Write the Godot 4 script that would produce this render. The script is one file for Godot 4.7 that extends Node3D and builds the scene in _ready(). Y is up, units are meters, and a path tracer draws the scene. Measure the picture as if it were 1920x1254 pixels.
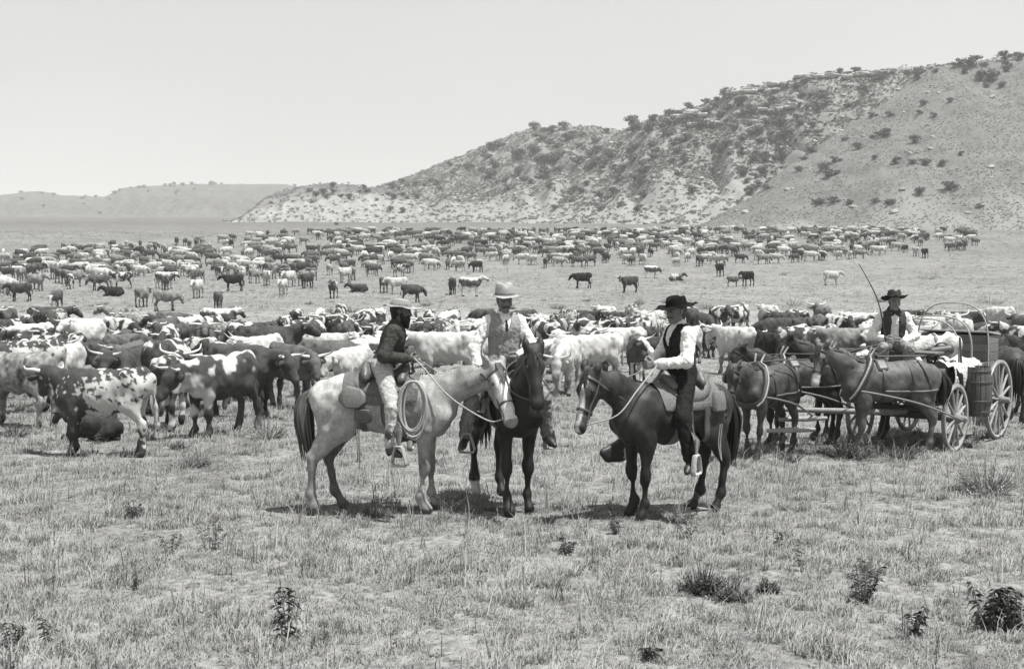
extends Node3D

var rng := RandomNumberGenerator.new()
const FOCAL := 2318.0       # of a picture 1920 wide
const EYE := 2.87
const DIP := 3.70           # how far the camera looks down, in degrees


func _ready() -> void:
	rng.seed = 20240
	var cam := Camera3D.new()
	cam.name = "camera"
	cam.position = Vector3(0, EYE, 0)
	cam.rotation_degrees = Vector3(-DIP, 0, 0)
	cam.fov = 2.0 * rad_to_deg(atan(627.0 / FOCAL))
	cam.near = 0.1
	cam.far = 9000.0
	cam.current = true
	add_child(cam)
	var env := Environment.new()
	env.background_mode = Environment.BG_SKY
	env.tonemap_mode = Environment.TONE_MAPPER_LINEAR
	env.tonemap_exposure = 1.75
	var sky := Sky.new()
	var sm := ProceduralSkyMaterial.new()
	sm.sky_top_color = Color(0.655, 0.655, 0.65)
	sm.sky_horizon_color = Color(0.70, 0.70, 0.695)
	sm.sky_curve = 0.12
	sm.ground_horizon_color = Color(0.5, 0.5, 0.495)
	sm.ground_bottom_color = Color(0.45, 0.45, 0.445)
	sm.sky_cover = sky_haze()
	sm.sky_cover_modulate = Color(1, 1, 1, 0.10)
	sm.sun_angle_max = 4.0
	sky.sky_material = sm
	env.sky = sky
	env.sdfgi_enabled = true
	env.ssao_enabled = true
	env.ssil_enabled = true
	env.fog_enabled = true
	env.fog_density = 0.00034
	env.fog_light_color = Color(0.9, 0.9, 0.895)
	var we := WorldEnvironment.new()
	we.name = "world"
	we.environment = env
	add_child(we)
	var sun := DirectionalLight3D.new()
	sun.name = "sun"
	sun.light_energy = 1.6
	sun.light_color = Color(1.0, 0.995, 0.98)
	sun.light_angular_distance = 0.5
	sun.shadow_enabled = true
	sun.directional_shadow_max_distance = 400.0
	add_child(sun)
	sun.look_at(Vector3(-0.30, -0.93, -0.13))
	make_materials()
	make_terrain()
	build_hill_plants()
	build_rocks()
	build_wagon()
	build_team()
	build_riders()
	build_near_herd()
	build_far_herd()
	build_plants()
	build_grass()


func sky_haze() -> ImageTexture:
	var f := FastNoiseLite.new()
	f.seed = 3
	f.frequency = 1.3
	f.fractal_octaves = 4
	var w := 512
	var im := Image.create(w, w / 2, false, Image.FORMAT_RGBA8)
	for y in w / 2:
		var b := PI * y / (w / 2.0)
		for x in w:
			var a := TAU * x / w
			var q := Vector3(sin(b) * cos(a), cos(b) * 2.2, sin(b) * sin(a))
			# brighter towards the side the sun stands on
			var k := clampf(0.42 + f.get_noise_3dv(q) * 0.5 - 0.42 * sin(b) * cos(a), 0.0, 1.0)
			im.set_pixel(x, y, Color(1, 1, 1, k))
	return ImageTexture.create_from_image(im)
# ---------------------------------------------------------------- shapes
class Shape:
	var v := PackedVector3Array()
	var n := PackedVector3Array()
	var c := PackedColorArray()
	var i := PackedInt32Array()
	var uv := PackedVector2Array()

	func mesh(mat: Material = null) -> ArrayMesh:
		var a := []
		a.resize(Mesh.ARRAY_MAX)
		a[Mesh.ARRAY_VERTEX] = v
		a[Mesh.ARRAY_NORMAL] = n
		a[Mesh.ARRAY_COLOR] = c
		if uv.size() == v.size():
			a[Mesh.ARRAY_TEX_UV] = uv
		a[Mesh.ARRAY_INDEX] = i
		var m := ArrayMesh.new()
		m.add_surface_from_arrays(Mesh.PRIMITIVE_TRIANGLES, a)
		if mat:
			m.surface_set_material(0, mat)
		return m

	# a tube through points; radii one per point; flat squeezes it along the vector side
	func tube(pts: Array, radii: Array, sides: int, col: Color, side := Vector3.ZERO, flat := 1.0, col_end = null) -> void:
		var count := pts.size()
		var start := v.size()
		var t0: Vector3 = (pts[1] - pts[0]).normalized()
		var up := Vector3.UP if absf(t0.y) < 0.9 else Vector3.RIGHT
		if side != Vector3.ZERO:
			up = side
		var e: Vector3 = (up - t0 * up.dot(t0)).normalized()
		for k in count:
			var t: Vector3
			if k == 0:
				t = t0
			elif k == count - 1:
				t = (pts[k] - pts[k - 1]).normalized()
			else:
				t = (pts[k + 1] - pts[k - 1]).normalized()
			if side != Vector3.ZERO:
				e = side
			e = (e - t * e.dot(t))
			e = e.normalized() if e.length() > 0.001 else t.cross(Vector3(0.3, 0.5, 0.8)).normalized()
			var f := t.cross(e)
			var r: float = radii[k] if k < radii.size() else radii[radii.size() - 1]
			var cc := col if col_end == null else col.lerp(col_end, float(k) / (count - 1))
			for s in sides:
				var ph := TAU * s / sides
				var dir := e * cos(ph) * flat + f * sin(ph)
				v.append(pts[k] + dir * r)
				n.append((e * cos(ph) / flat + f * sin(ph)).normalized())
				c.append(cc)
		for k in count - 1:
			for s in sides:
				var a := start + k * sides + s
				var b := start + k * sides + (s + 1) % sides
				i.append_array([a, a + sides, b, b, a + sides, b + sides])
		for k in [0, count - 1]:
			var m := v.size()
			v.append(pts[k])
			n.append((pts[0] - pts[1]).normalized() if k == 0 else (pts[k] - pts[k - 1]).normalized())
			c.append(col if col_end == null or k == 0 else col_end)
			for s in sides:
				var a2: int = start + k * sides + s
				var b2: int = start + k * sides + (s + 1) % sides
				if k == 0:
					i.append_array([m, a2, b2])
				else:
					i.append_array([m, b2, a2])

	# a box with chamfered edges
	func box(t: Transform3D, size: Vector3, col: Color, ch := 0.006) -> void:
		var h := size / 2.0
		ch = minf(ch, minf(h.x, minf(h.y, h.z)) * 0.45)
		var nb := t.basis.orthonormalized()
		for ax in 3:
			for sg in [-1.0, 1.0]:
				var nn := Vector3.ZERO
				nn[ax] = sg
				var u := (ax + 1) % 3
				var w := (ax + 2) % 3
				var q := []
				for k in 4:
					var p := Vector3.ZERO
					p[ax] = sg * h[ax]
					p[u] = (h[u] - ch) * (1.0 if k == 1 or k == 2 else -1.0)
					p[w] = (h[w] - ch) * (1.0 if k >= 2 else -1.0)
					q.append(p)
				quad(t * q[0], t * q[1], t * q[2], t * q[3], col, nb * nn)
		for ax in 3:      # the chamfers along each axis
			var u := (ax + 1) % 3
			var w := (ax + 2) % 3
			for su in [-1.0, 1.0]:
				for sw in [-1.0, 1.0]:
					var q := []
					for k in 4:
						var p := Vector3.ZERO
						p[ax] = (h[ax] - ch) * (1.0 if k == 1 or k == 2 else -1.0)
						p[u] = su * (h[u] - (ch if k >= 2 else 0.0))
						p[w] = sw * (h[w] - (0.0 if k >= 2 else ch))
						q.append(p)
					var nn := Vector3.ZERO
					nn[u] = su
					nn[w] = sw
					quad(t * q[0], t * q[1], t * q[2], t * q[3], col, nb * nn.normalized())

	func quad(a: Vector3, b: Vector3, d: Vector3, e: Vector3, col: Color, want := Vector3.ZERO) -> void:
		var nn := (b - a).cross(d - a).normalized()
		var s := v.size()
		if want != Vector3.ZERO and nn.dot(want) < 0.0:
			var x := b
			b = e
			e = x
			nn = -nn
		v.append_array([a, b, d, e])
		for k in 4:
			n.append(nn)
			c.append(col)
		i.append_array([s, s + 2, s + 1, s, s + 3, s + 2])

	# turned round the y axis; bend moves each point
	func lathe(profile: Array, sides: int, col: Color, t := Transform3D(), bend = null) -> void:
		var s0 := v.size()
		var rows := profile.size()
		for k in rows:
			for s in sides + 1:
				var ph := TAU * s / sides
				var p := Vector3(profile[k].x * cos(ph), profile[k].y, profile[k].x * sin(ph))
				if bend != null:
					p = bend.call(p, ph)
				v.append(t * p)
				n.append(Vector3.ZERO)
				c.append(col)
		for k in rows - 1:
			for s in sides:
				var a := s0 + k * (sides + 1) + s
				var b := a + sides + 1
				i.append_array([a, b, a + 1, a + 1, b, b + 1])
		smooth(s0)
		for k in rows:      # close the seam
			var a := s0 + k * (sides + 1)
			var m := (n[a] + n[a + sides]).normalized()
			n[a] = m
			n[a + sides] = m

	# a sheet of rows x columns points
	func sheet(rows: Array, col) -> void:
		var s0 := v.size()
		var w: int = rows[0].size()
		for r in rows.size():
			for k in w:
				v.append(rows[r][k])
				n.append(Vector3.ZERO)
				c.append(col if col is Color else col.call(rows[r][k]))
		for r in rows.size() - 1:
			for k in w - 1:
				var a: int = s0 + r * w + k
				i.append_array([a, a + w, a + 1, a + 1, a + w, a + w + 1])
		smooth(s0)

	func smooth(from: int) -> void:
		for k in range(from, n.size()):
			n[k] = Vector3.ZERO
		for k in range(0, i.size(), 3):
			if i[k] < from:
				continue
			var f := (v[i[k + 2]] - v[i[k]]).cross(v[i[k + 1]] - v[i[k]])
			n[i[k]] += f
			n[i[k + 1]] += f
			n[i[k + 2]] += f
		for k in range(from, n.size()):
			n[k] = n[k].normalized() if n[k].length_squared() > 1e-20 else Vector3.UP

	func add(o: Shape, t := Transform3D(), tint := Color.WHITE) -> void:
		var s0 := v.size()
		var nb := t.basis.inverse().transposed()
		for k in o.v.size():
			v.append(t * o.v[k])
			n.append((nb * o.n[k]).normalized())
			c.append(o.c[k] * tint)
		for k in o.i:
			i.append(k + s0)

	func paint(f: Callable) -> Shape:
		for k in v.size():
			c[k] = f.call(v[k], n[k])
		return self

	func painted_copy(f: Callable) -> Shape:
		var o := Shape.new()
		o.v = v.duplicate()
		o.n = n.duplicate()
		o.i = i.duplicate()
		o.c = c.duplicate()
		for k in v.size():
			o.c[k] = f.call(v[k], n[k])
		return o


static func grey(x: float) -> Color:
	return Color(x * 1.0, x * 1.0, x * 0.985)


# ---------------------------------------------------------------- bodies: a field of tapered capsules, meshed by surface nets
# a bone: [a, b, radius a, radius b, squash along, squash by]
static func bone(a: Vector3, b: Vector3, ra: float, rb: float, squash := 1.0, along := Vector3.BACK) -> Array:
	return [a, b, ra, rb, along, squash]


static func distance_to(bones: Array, k: float, p: Vector3) -> float:
	var acc := 1e-12
	for bn in bones:
		var nn: Vector3 = bn[4]
		var st: float = 1.0 / bn[5] - 1.0
		var q: Vector3 = p - bn[0]
		q += nn * (q.dot(nn) * st)
		var ba: Vector3 = bn[1] - bn[0]
		ba += nn * (ba.dot(nn) * st)
		var h := clampf(q.dot(ba) / maxf(ba.length_squared(), 1e-9), 0.0, 1.0)
		acc += exp(-((q - ba * h).length() - lerpf(bn[2], bn[3], h)) / k)
	return -k * log(acc)


# from a point inside outwards: where the surface is
static func surface_from(bones: Array, k: float, inside: Vector3, dir: Vector3, most := 0.8) -> Vector3:
	var lo := 0.0
	var hi := 0.0
	while hi < most:
		hi += 0.04
		if distance_to(bones, k, inside + dir * hi) > 0.0:
			break
		lo = hi
	for s in 5:
		var m := (lo + hi) / 2.0
		if distance_to(bones, k, inside + dir * m) > 0.0:
			hi = m
		else:
			lo = m
	return inside + dir * hi


static func body(bones: Array, cell: float, k: float, cuts := []) -> Shape:
	var lo := Vector3.ONE * 1e9
	var hi := -lo
	var margin := maxf(3.2 * k, 2.2 * cell)
	for bn in bones:
		var r: float = maxf(bn[2], bn[3]) * maxf(1.0, bn[5]) + margin + k
		for q in [bn[0], bn[1]]:
			lo = lo.min(q - Vector3.ONE * r)
			hi = hi.max(q + Vector3.ONE * r)
	var nx := int((hi.x - lo.x) / cell) + 2
	var ny := int((hi.y - lo.y) / cell) + 2
	var nz := int((hi.z - lo.z) / cell) + 2
	var acc := PackedFloat32Array()
	acc.resize(nx * ny * nz)
	var ik := 1.0 / k
	var passes := [bones, cuts]
	for ps in 2:
		for bn in passes[ps]:
			var a: Vector3 = bn[0]
			var nn: Vector3 = bn[4]
			var st: float = 1.0 / bn[5] - 1.0
			var ra: float = bn[2]
			var dr: float = bn[3] - ra
			var ba: Vector3 = bn[1] - a
			var r: float = maxf(bn[2], bn[3]) * maxf(1.0, bn[5]) + margin
			var p0 := (a.min(bn[1]) - Vector3.ONE * r - lo) / cell
			var p1 := (a.max(bn[1]) + Vector3.ONE * r - lo) / cell
			ba += nn * (ba.dot(nn) * st)
			var ibb := 1.0 / maxf(ba.length_squared(), 1e-9)
			var x0 := maxi(0, int(p0.x))
			var x1 := mini(nx - 1, int(p1.x) + 1)
			var dq := Vector3(cell, 0, 0)
			dq += nn * (dq.dot(nn) * st)
			for iz in range(maxi(0, int(p0.z)), mini(nz - 1, int(p1.z) + 1) + 1):
				for iy in range(maxi(0, int(p0.y)), mini(ny - 1, int(p1.y) + 1) + 1):
					var q := lo + Vector3(x0, iy, iz) * cell - a
					q += nn * (q.dot(nn) * st)
					var at := (iz * ny + iy) * nx + x0
					if ps == 0:
						for ix in range(x0, x1 + 1):
							if acc[at] < 5000.0:
								var h := clampf(q.dot(ba) * ibb, 0.0, 1.0)
								acc[at] += exp(((ra + dr * h) - (q - ba * h).length()) * ik)
							at += 1
							q += dq
					else:
						for ix in range(x0, x1 + 1):
							var h := clampf(q.dot(ba) * ibb, 0.0, 1.0)
							acc[at] = minf(acc[at], exp(((q - ba * h).length() - (ra + dr * h)) * ik))
							at += 1
							q += dq
	# surface nets
	var out := Shape.new()
	var vert := PackedInt32Array()
	vert.resize(nx * ny * nz)
	vert.fill(-1)
	var sy := nx
	var sz := nx * ny
	var ring := [[1, sy, sz], [sy, sz, 1], [sz, 1, sy]]
	var quads := PackedInt32Array()
	var corner := PackedInt32Array([0, 1, sy, sy + 1, sz, sz + 1, sz + sy, sz + sy + 1])
	var edges := PackedInt32Array([0, 1, 2, 3, 4, 5, 6, 7, 0, 2, 1, 3, 4, 6, 5, 7, 0, 4, 1, 5, 2, 6, 3, 7])
	var where := [Vector3(0, 0, 0), Vector3(1, 0, 0), Vector3(0, 1, 0), Vector3(1, 1, 0), Vector3(0, 0, 1), Vector3(1, 0, 1), Vector3(0, 1, 1), Vector3(1, 1, 1)]
	var f := PackedFloat32Array()
	f.resize(8)
	for iz in range(1, nz - 1):
		for iy in range(1, ny - 1):
			var at := (iz * ny + iy) * nx
			for ix in range(1, nx - 1):
				if acc[at + ix] < 1.0:
					continue
				var here := at + ix
				for ax in 3:
					var st: int = ring[ax][0]
					var su: int = ring[ax][1]
					var sw: int = ring[ax][2]
					for sg in 2:
						if acc[here + st if sg else here - st] >= 1.0:
							continue
						var base := here if sg else here - st
						if sg:
							quads.append_array([base, base - su, base - su - sw, base - sw])
						else:
							quads.append_array([base, base - sw, base - su - sw, base - su])
	var ids := PackedInt32Array()
	ids.resize(quads.size())
	for q in quads.size():
		var cellat := quads[q]
		if vert[cellat] < 0:
			for cn in 8:
				f[cn] = clampf(log(acc[cellat + corner[cn]] + 1e-9), -4.0, 4.0)
			var sum := Vector3.ZERO
			var m := 0
			for e in 12:
				var a := edges[e * 2]
				var b := edges[e * 2 + 1]
				if (f[a] >= 0.0) != (f[b] >= 0.0):
					sum += where[a].lerp(where[b], f[a] / (f[a] - f[b]))
					m += 1
			sum /= maxi(m, 1)
			var cx := cellat % nx
			var cy := (cellat / nx) % ny
			var cz := cellat / sz
			vert[cellat] = out.v.size()
			out.v.append(lo + (Vector3(cx, cy, cz) + sum) * cell)
		ids[q] = vert[cellat]
	for q in range(0, ids.size(), 4):
		out.i.append_array([ids[q], ids[q + 2], ids[q + 1], ids[q], ids[q + 3], ids[q + 2]])
	out.n.resize(out.v.size())
	out.c.resize(out.v.size())
	out.c.fill(Color.WHITE)
	out.smooth(0)
	# one light relaxation keeps the grid from showing
	var sums := PackedVector3Array()
	var cnt := PackedInt32Array()
	sums.resize(out.v.size())
	cnt.resize(out.v.size())
	for q in range(0, ids.size(), 4):
		for e in 4:
			var a := ids[q + e]
			sums[a] += out.v[ids[q + (e + 1) % 4]]
			cnt[a] += 1
	for q in out.v.size():
		if cnt[q]:
			out.v[q] = out.v[q].lerp(sums[q] / cnt[q], 0.45)
	out.smooth(0)
	return out


# ---------------------------------------------------------------- naming
var taken := {}

func numbered(called: String) -> String:
	var k: int = taken.get(called, 0)
	taken[called] = k + 1
	return called if k == 0 else "%s_%03d" % [called, k]


func thing(called: String, label: String, category: String, at := Vector3.ZERO, heading := 0.0, group := "") -> Node3D:
	var o := Node3D.new()
	o.name = numbered(called)
	add_child(o)
	o.position = at
	o.rotation.y = deg_to_rad(heading)
	tag(o, label, category, group)
	return o


func tag(o: Node3D, label: String, category: String, group := "", kind := "") -> Node3D:
	if label:
		o.set_meta("label", label)
	if category:
		o.set_meta("category", category)
	if group:
		o.set_meta("group", group)
	if kind:
		o.set_meta("kind", kind)
	return o


func obj(called: String, s, m: Material, parent: Node = null) -> MeshInstance3D:
	var o := MeshInstance3D.new()
	o.mesh = s.mesh(m) if s is Shape else s
	if not (s is Shape) and m:
		o.material_override = m
	if parent == null:
		o.name = numbered(called)
		add_child(o)
	else:
		var k := 0
		var nm := called
		while parent.has_node(NodePath(nm)):
			k += 1
			nm = "%s_%03d" % [called, k]
		o.name = nm
		parent.add_child(o)
	return o


func copy_of(o: Node3D, label: String, at: Vector3, heading: float, size := 1.0) -> Node3D:
	var r: Node3D = o.duplicate()
	r.name = numbered(String(o.name).trim_suffix("_model"))
	add_child(r)
	r.position = at
	r.rotation = Vector3(0, deg_to_rad(heading), 0)
	r.scale = Vector3.ONE * size
	r.set_meta("label", label)
	return r


static func arc(from: Vector3, to: Vector3, sag: Vector3, steps: int) -> Array:
	var out := []
	for k in steps + 1:
		var t := float(k) / steps
		out.append(from.lerp(to, t) + sag * 4.0 * t * (1.0 - t))
	return out


static func curve(points: Array, steps: int) -> Array:
	var out := []
	var m := points.size()
	for k in m - 1:
		var p0: Vector3 = points[maxi(k - 1, 0)]
		var p3: Vector3 = points[mini(k + 2, m - 1)]
		for s in steps:
			out.append((points[k] as Vector3).cubic_interpolate(points[k + 1], p0, p3, float(s) / steps))
	out.append(points[m - 1])
	return out
var M := {}

func noise_tex(freq: float, oct: int, as_normal := false, strength := 4.0, size := 512, ramp := [], kind := FastNoiseLite.TYPE_SIMPLEX_SMOOTH, sd := 1) -> NoiseTexture2D:
	var f := FastNoiseLite.new()
	f.seed = sd
	f.noise_type = kind
	f.frequency = freq
	f.fractal_octaves = oct
	var t := NoiseTexture2D.new()
	t.width = size
	t.height = size
	t.seamless = true
	t.noise = f
	if as_normal:
		t.as_normal_map = true
		t.bump_strength = strength
	if ramp.size():
		var g := Gradient.new()
		g.offsets = PackedFloat32Array(ramp[0])
		var cols := PackedColorArray()
		for x in ramp[1]:
			cols.append(Color(x, x, x))
		g.colors = cols
		t.color_ramp = g
	return t


func surface(called: String, rough: float, spec := 0.5, normal: Texture2D = null, nscale := 1.0, uvs := 1.0, albedo: Texture2D = null) -> StandardMaterial3D:
	var m := StandardMaterial3D.new()
	m.resource_name = called
	m.vertex_color_use_as_albedo = true
	m.roughness = rough
	m.metallic_specular = spec
	m.uv1_triplanar = normal != null or albedo != null
	m.uv1_scale = Vector3.ONE * uvs
	if normal:
		m.normal_enabled = true
		m.normal_texture = normal
		m.normal_scale = nscale
	if albedo:
		m.albedo_texture = albedo
	M[called] = m
	return m


func make_materials() -> void:
	var fine := noise_tex(0.05, 4, true, 6.0)
	var coarse := noise_tex(0.02, 4, true, 8.0, 512, [], FastNoiseLite.TYPE_SIMPLEX_SMOOTH, 4)
	var mottle := noise_tex(0.02, 5, false, 1.0, 512, [[0.0, 0.35, 0.65, 1.0], [0.72, 0.86, 0.96, 1.0]], FastNoiseLite.TYPE_SIMPLEX_SMOOTH, 7)
	var hairy := noise_tex(0.03, 5, false, 1.0, 512, [[0.0, 0.3, 0.7, 1.0], [0.84, 0.93, 0.99, 1.0]], FastNoiseLite.TYPE_SIMPLEX_SMOOTH, 9)
	var wood := noise_tex(0.02, 4, false, 1.0, 512, [[0.0, 0.4, 0.6, 1.0], [0.6, 0.8, 0.95, 1.0]], FastNoiseLite.TYPE_SIMPLEX_SMOOTH, 11)
	surface("coat", 0.58, 0.4, fine, 0.9, 3.0, hairy)
	surface("cow_coat", 0.8, 0.3, fine, 1.1, 3.0, hairy)
	surface("hair", 0.6, 0.4)
	surface("gloss", 0.15, 0.5)
	surface("horn", 0.4, 0.5)
	surface("leather", 0.5, 0.5, fine, 0.4, 3.0, mottle)
	surface("cloth", 0.9, 0.2, coarse, 0.8, 2.5, mottle)
	surface("skin", 0.6, 0.4, fine, 0.2, 4.0)
	surface("felt", 0.95, 0.15, fine, 0.3, 4.0, mottle)
	var w := surface("wood", 0.8, 0.3, fine, 0.5, 1.0, wood)
	w.uv1_scale = Vector3(1.0, 6.0, 6.0)
	surface("metal", 0.5, 0.5, fine, 0.2, 3.0, mottle)
	M.metal.metallic = 0.6
	surface("canvas", 0.9, 0.2, coarse, 1.2, 1.6, mottle)
	surface("rope", 0.9, 0.2, fine, 1.0, 8.0, mottle)
	var earthy := noise_tex(0.02, 6, false, 1.0, 1024, [[0.0, 0.35, 0.6, 1.0], [0.55, 0.78, 0.92, 1.0]], FastNoiseLite.TYPE_SIMPLEX_SMOOTH, 21)
	var bumpy := noise_tex(0.03, 5, true, 10.0, 512, [], FastNoiseLite.TYPE_SIMPLEX_SMOOTH, 22)
	var e := surface("earth", 1.0, 0.1, bumpy, 0.8, 0.35, earthy)
	e.uv1_world_triplanar = true
	var gr := surface("grass", 0.9, 0.2)
	gr.backlight_enabled = true
	gr.backlight = Color(0.8, 0.8, 0.8)
	gr.cull_mode = BaseMaterial3D.CULL_DISABLED
	var lf := surface("leaf", 0.8, 0.25)
	lf.backlight_enabled = true
	lf.backlight = Color(0.3, 0.3, 0.3)
	lf.cull_mode = BaseMaterial3D.CULL_DISABLED
	surface("bark", 0.95, 0.2)
	surface("stone", 0.95, 0.2, bumpy, 1.0, 0.6, earthy)
# ---------------------------------------------------------------- horses
# x forward, y up, z to the animal's right. o: poll, muzzle, ear, legs (swing of each leg in degrees: near fore, off fore, near hind, off hind), fat
static func horse_head(o: Dictionary) -> Dictionary:
	var poll: Vector3 = o.poll
	var h: Vector3 = (o.muzzle - poll).normalized()
	var up := Vector3.UP
	if absf(h.dot(up)) > 0.9:
		up = Vector3(h.x, 0, h.z).normalized() + Vector3.UP * 0.4
	var fv := (up - h * up.dot(h)).normalized()
	return {"o": poll, "h": h, "v": fv, "w": h.cross(fv).normalized(), "len": (o.muzzle - poll).length() / 0.58}


static func head_at(f: Dictionary, t: float, v: float, w: float) -> Vector3:
	return f.o + (f.h * t + f.v * v + f.w * w) * f.len


static func horse_bones(o: Dictionary) -> Array:
	var b := []
	var fat: float = o.get("fat", 1.0)
	# trunk
	b.append(bone(Vector3(0.46, 1.13, 0), Vector3(0.08, 1.10, 0), 0.255 * fat, 0.285 * fat, 0.80))
	b.append(bone(Vector3(0.08, 1.10, 0), Vector3(-0.36, 1.15, 0), 0.285 * fat, 0.245 * fat, 0.86))
	b.append(bone(Vector3(0.42, 1.36, 0), Vector3(0.12, 1.32, 0), 0.10, 0.10, 0.7))
	b.append(bone(Vector3(0.12, 1.31, 0), Vector3(-0.40, 1.33, 0), 0.10, 0.115, 0.9))
	b.append(bone(Vector3(-0.40, 1.25, 0), Vector3(-0.62, 1.21, 0), 0.205, 0.175, 1.05))
	b.append(bone(Vector3(-0.66, 1.28, 0), Vector3(-0.76, 1.22, 0), 0.07, 0.05))
	b.append(bone(Vector3(0.60, 1.06, 0), Vector3(0.54, 0.90, 0), 0.15, 0.10, 0.95))
	# neck
	var poll: Vector3 = o.poll
	var mid: Vector3 = (Vector3(0.52, 1.26, 0) + poll) / 2.0 + Vector3(0.0, o.get("arch", 0.03), 0)
	var nside := (poll - Vector3(0.5, 1.2, 0)).cross(Vector3.UP).normalized()
	b.append(bone(Vector3(0.48, 1.19, 0), mid + Vector3(0, -0.01, 0), 0.215, 0.155, 0.62, nside))
	b.append(bone(mid, poll + Vector3(0, -0.03, 0), 0.155, 0.10, 0.6, nside))
	b.append(bone(Vector3(0.38, 1.38, 0), mid + Vector3(0, 0.10, 0), 0.07, 0.05, 0.6, nside))
	# head
	var f := horse_head(o)
	var w: Vector3 = f.w
	var l: float = f.len
	b.append(bone(head_at(f, -0.01, -0.015, 0), head_at(f, 0.15, 0.0, 0), 0.085 * l, 0.092 * l, 0.82, w))
	b.append(bone(head_at(f, 0.13, -0.085, 0), head_at(f, 0.24, -0.06, 0), 0.105 * l, 0.07 * l, 0.62, w))
	b.append(bone(head_at(f, 0.14, 0.0, 0), head_at(f, 0.42, -0.012, 0), 0.085 * l, 0.058 * l, 0.78, w))
	b.append(bone(head_at(f, 0.42, -0.02, 0), head_at(f, 0.535, -0.03, 0), 0.060 * l, 0.055 * l, 0.92, w))
	b.append(bone(head_at(f, 0.24, -0.10, 0), head_at(f, 0.50, -0.075, 0), 0.045 * l, 0.032 * l, 0.9, w))
	for s in [-1.0, 1.0]:
		b.append(bone(head_at(f, 0.15, 0.035, s * 0.066), head_at(f, 0.19, 0.025, s * 0.062), 0.026 * l, 0.02 * l))
		b.append(bone(head_at(f, 0.525, 0.005, s * 0.036), head_at(f, 0.545, -0.01, s * 0.034), 0.024 * l, 0.022 * l))
		var tilt: float = o.get("ear", 0.0)
		b.append(bone(head_at(f, -0.02, 0.03, s * 0.058), head_at(f, -0.09 - tilt * 0.02, 0.05 - tilt * 0.05, s * 0.082), 0.03 * l, 0.030 * l, 0.6, w))
		b.append(bone(head_at(f, -0.09 - tilt * 0.02, 0.05 - tilt * 0.05, s * 0.082), head_at(f, -0.185, 0.055 - tilt * 0.11, s * 0.083), 0.030 * l, 0.008 * l, 0.6, w))
	# legs
	var sw: Array = o.get("legs", [0, 0, 0, 0])
	for k in 4:
		var s := -1.0 if k % 2 == 0 else 1.0
		var tn := tan(deg_to_rad(sw[k]))
		if k < 2:
			var top := 0.95
			var g := func(x: float, y: float, z: float) -> Vector3: return Vector3(x + maxf(0.0, top - y) * tn, y, z * s)
			b.append(bone(Vector3(0.34, 1.30, s * 0.10), Vector3(0.56, 1.04, s * 0.13), 0.10, 0.13, 0.62))
			b.append(bone(Vector3(0.55, 1.02, s * 0.13), g.call(0.42, 0.86, 0.135), 0.125, 0.105, 0.72))
			b.append(bone(g.call(0.43, 0.88, 0.135), g.call(0.45, 0.53, 0.125), 0.092, 0.047, 0.8))
			b.append(bone(g.call(0.455, 0.51, 0.125), g.call(0.452, 0.45, 0.125), 0.049, 0.042))
			b.append(bone(g.call(0.445, 0.45, 0.125), g.call(0.44, 0.20, 0.125), 0.031, 0.030))
			b.append(bone(g.call(0.432, 0.19, 0.125), g.call(0.44, 0.17, 0.125), 0.040, 0.037))
			b.append(bone(g.call(0.445, 0.17, 0.125), g.call(0.49, 0.08, 0.125), 0.031, 0.036))
			b.append(bone(g.call(0.49, 0.065, 0.125), g.call(0.505, 0.04, 0.125), 0.047, 0.058))
		else:
			var top := 0.92
			var g := func(x: float, y: float, z: float) -> Vector3: return Vector3(x + maxf(0.0, top - y) * tn, y, z * s)
			b.append(bone(Vector3(-0.46, 1.17, s * 0.13), Vector3(-0.40, 0.92, s * 0.165), 0.17, 0.135, 0.62))
			b.append(bone(Vector3(-0.62, 1.13, s * 0.12), Vector3(-0.56, 0.88, s * 0.135), 0.14, 0.10, 0.68))
			b.append(bone(g.call(-0.44, 0.90, 0.15), g.call(-0.655, 0.58, 0.135), 0.13, 0.05, 0.72))
			b.append(bone(g.call(-0.60, 0.86, 0.14), g.call(-0.71, 0.60, 0.135), 0.06, 0.032, 0.7))
			b.append(bone(g.call(-0.68, 0.57, 0.135), g.call(-0.675, 0.50, 0.135), 0.052, 0.042, 0.85))
			b.append(bone(g.call(-0.675, 0.50, 0.135), g.call(-0.655, 0.21, 0.135), 0.036, 0.033))
			b.append(bone(g.call(-0.665, 0.20, 0.135), g.call(-0.65, 0.175, 0.135), 0.042, 0.038))
			b.append(bone(g.call(-0.645, 0.17, 0.135), g.call(-0.60, 0.08, 0.135), 0.032, 0.037))
			b.append(bone(g.call(-0.60, 0.065, 0.135), g.call(-0.585, 0.04, 0.135), 0.047, 0.057))
	return b


# hair hanging from the dock
func add_tail(parent: Node3D, length: float, col: Color, sway := Vector3.ZERO) -> void:
	var s := Shape.new()
	for k in 46:
		var a := rng.randf() * TAU
		var r := sqrt(rng.randf())
		var top := Vector3(-0.77 + rng.randf_range(-0.03, 0.02), 1.245 + rng.randf_range(-0.02, 0.03), r * sin(a) * 0.035)
		var l := length * rng.randf_range(0.75, 1.05)
		var out := Vector3(cos(a) * r * 0.075, 0, sin(a) * r * 0.085)
		var pts := curve([top, top + Vector3(-0.07, -0.06, 0) + out * 0.4, top + Vector3(-0.10, -0.45 * l, 0) + out * 1.1 + sway * 0.4, top + Vector3(-0.06, -l, 0) + out * rng.randf_range(0.5, 1.3) + sway], 4)
		var cc := col * rng.randf_range(0.75, 1.3)
		s.tube(pts, [0.018, 0.02, 0.02, 0.021, 0.022, 0.022, 0.021, 0.02, 0.018, 0.015, 0.011, 0.007, 0.003], 5, cc)
	obj("tail", s, M.hair, parent)


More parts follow.
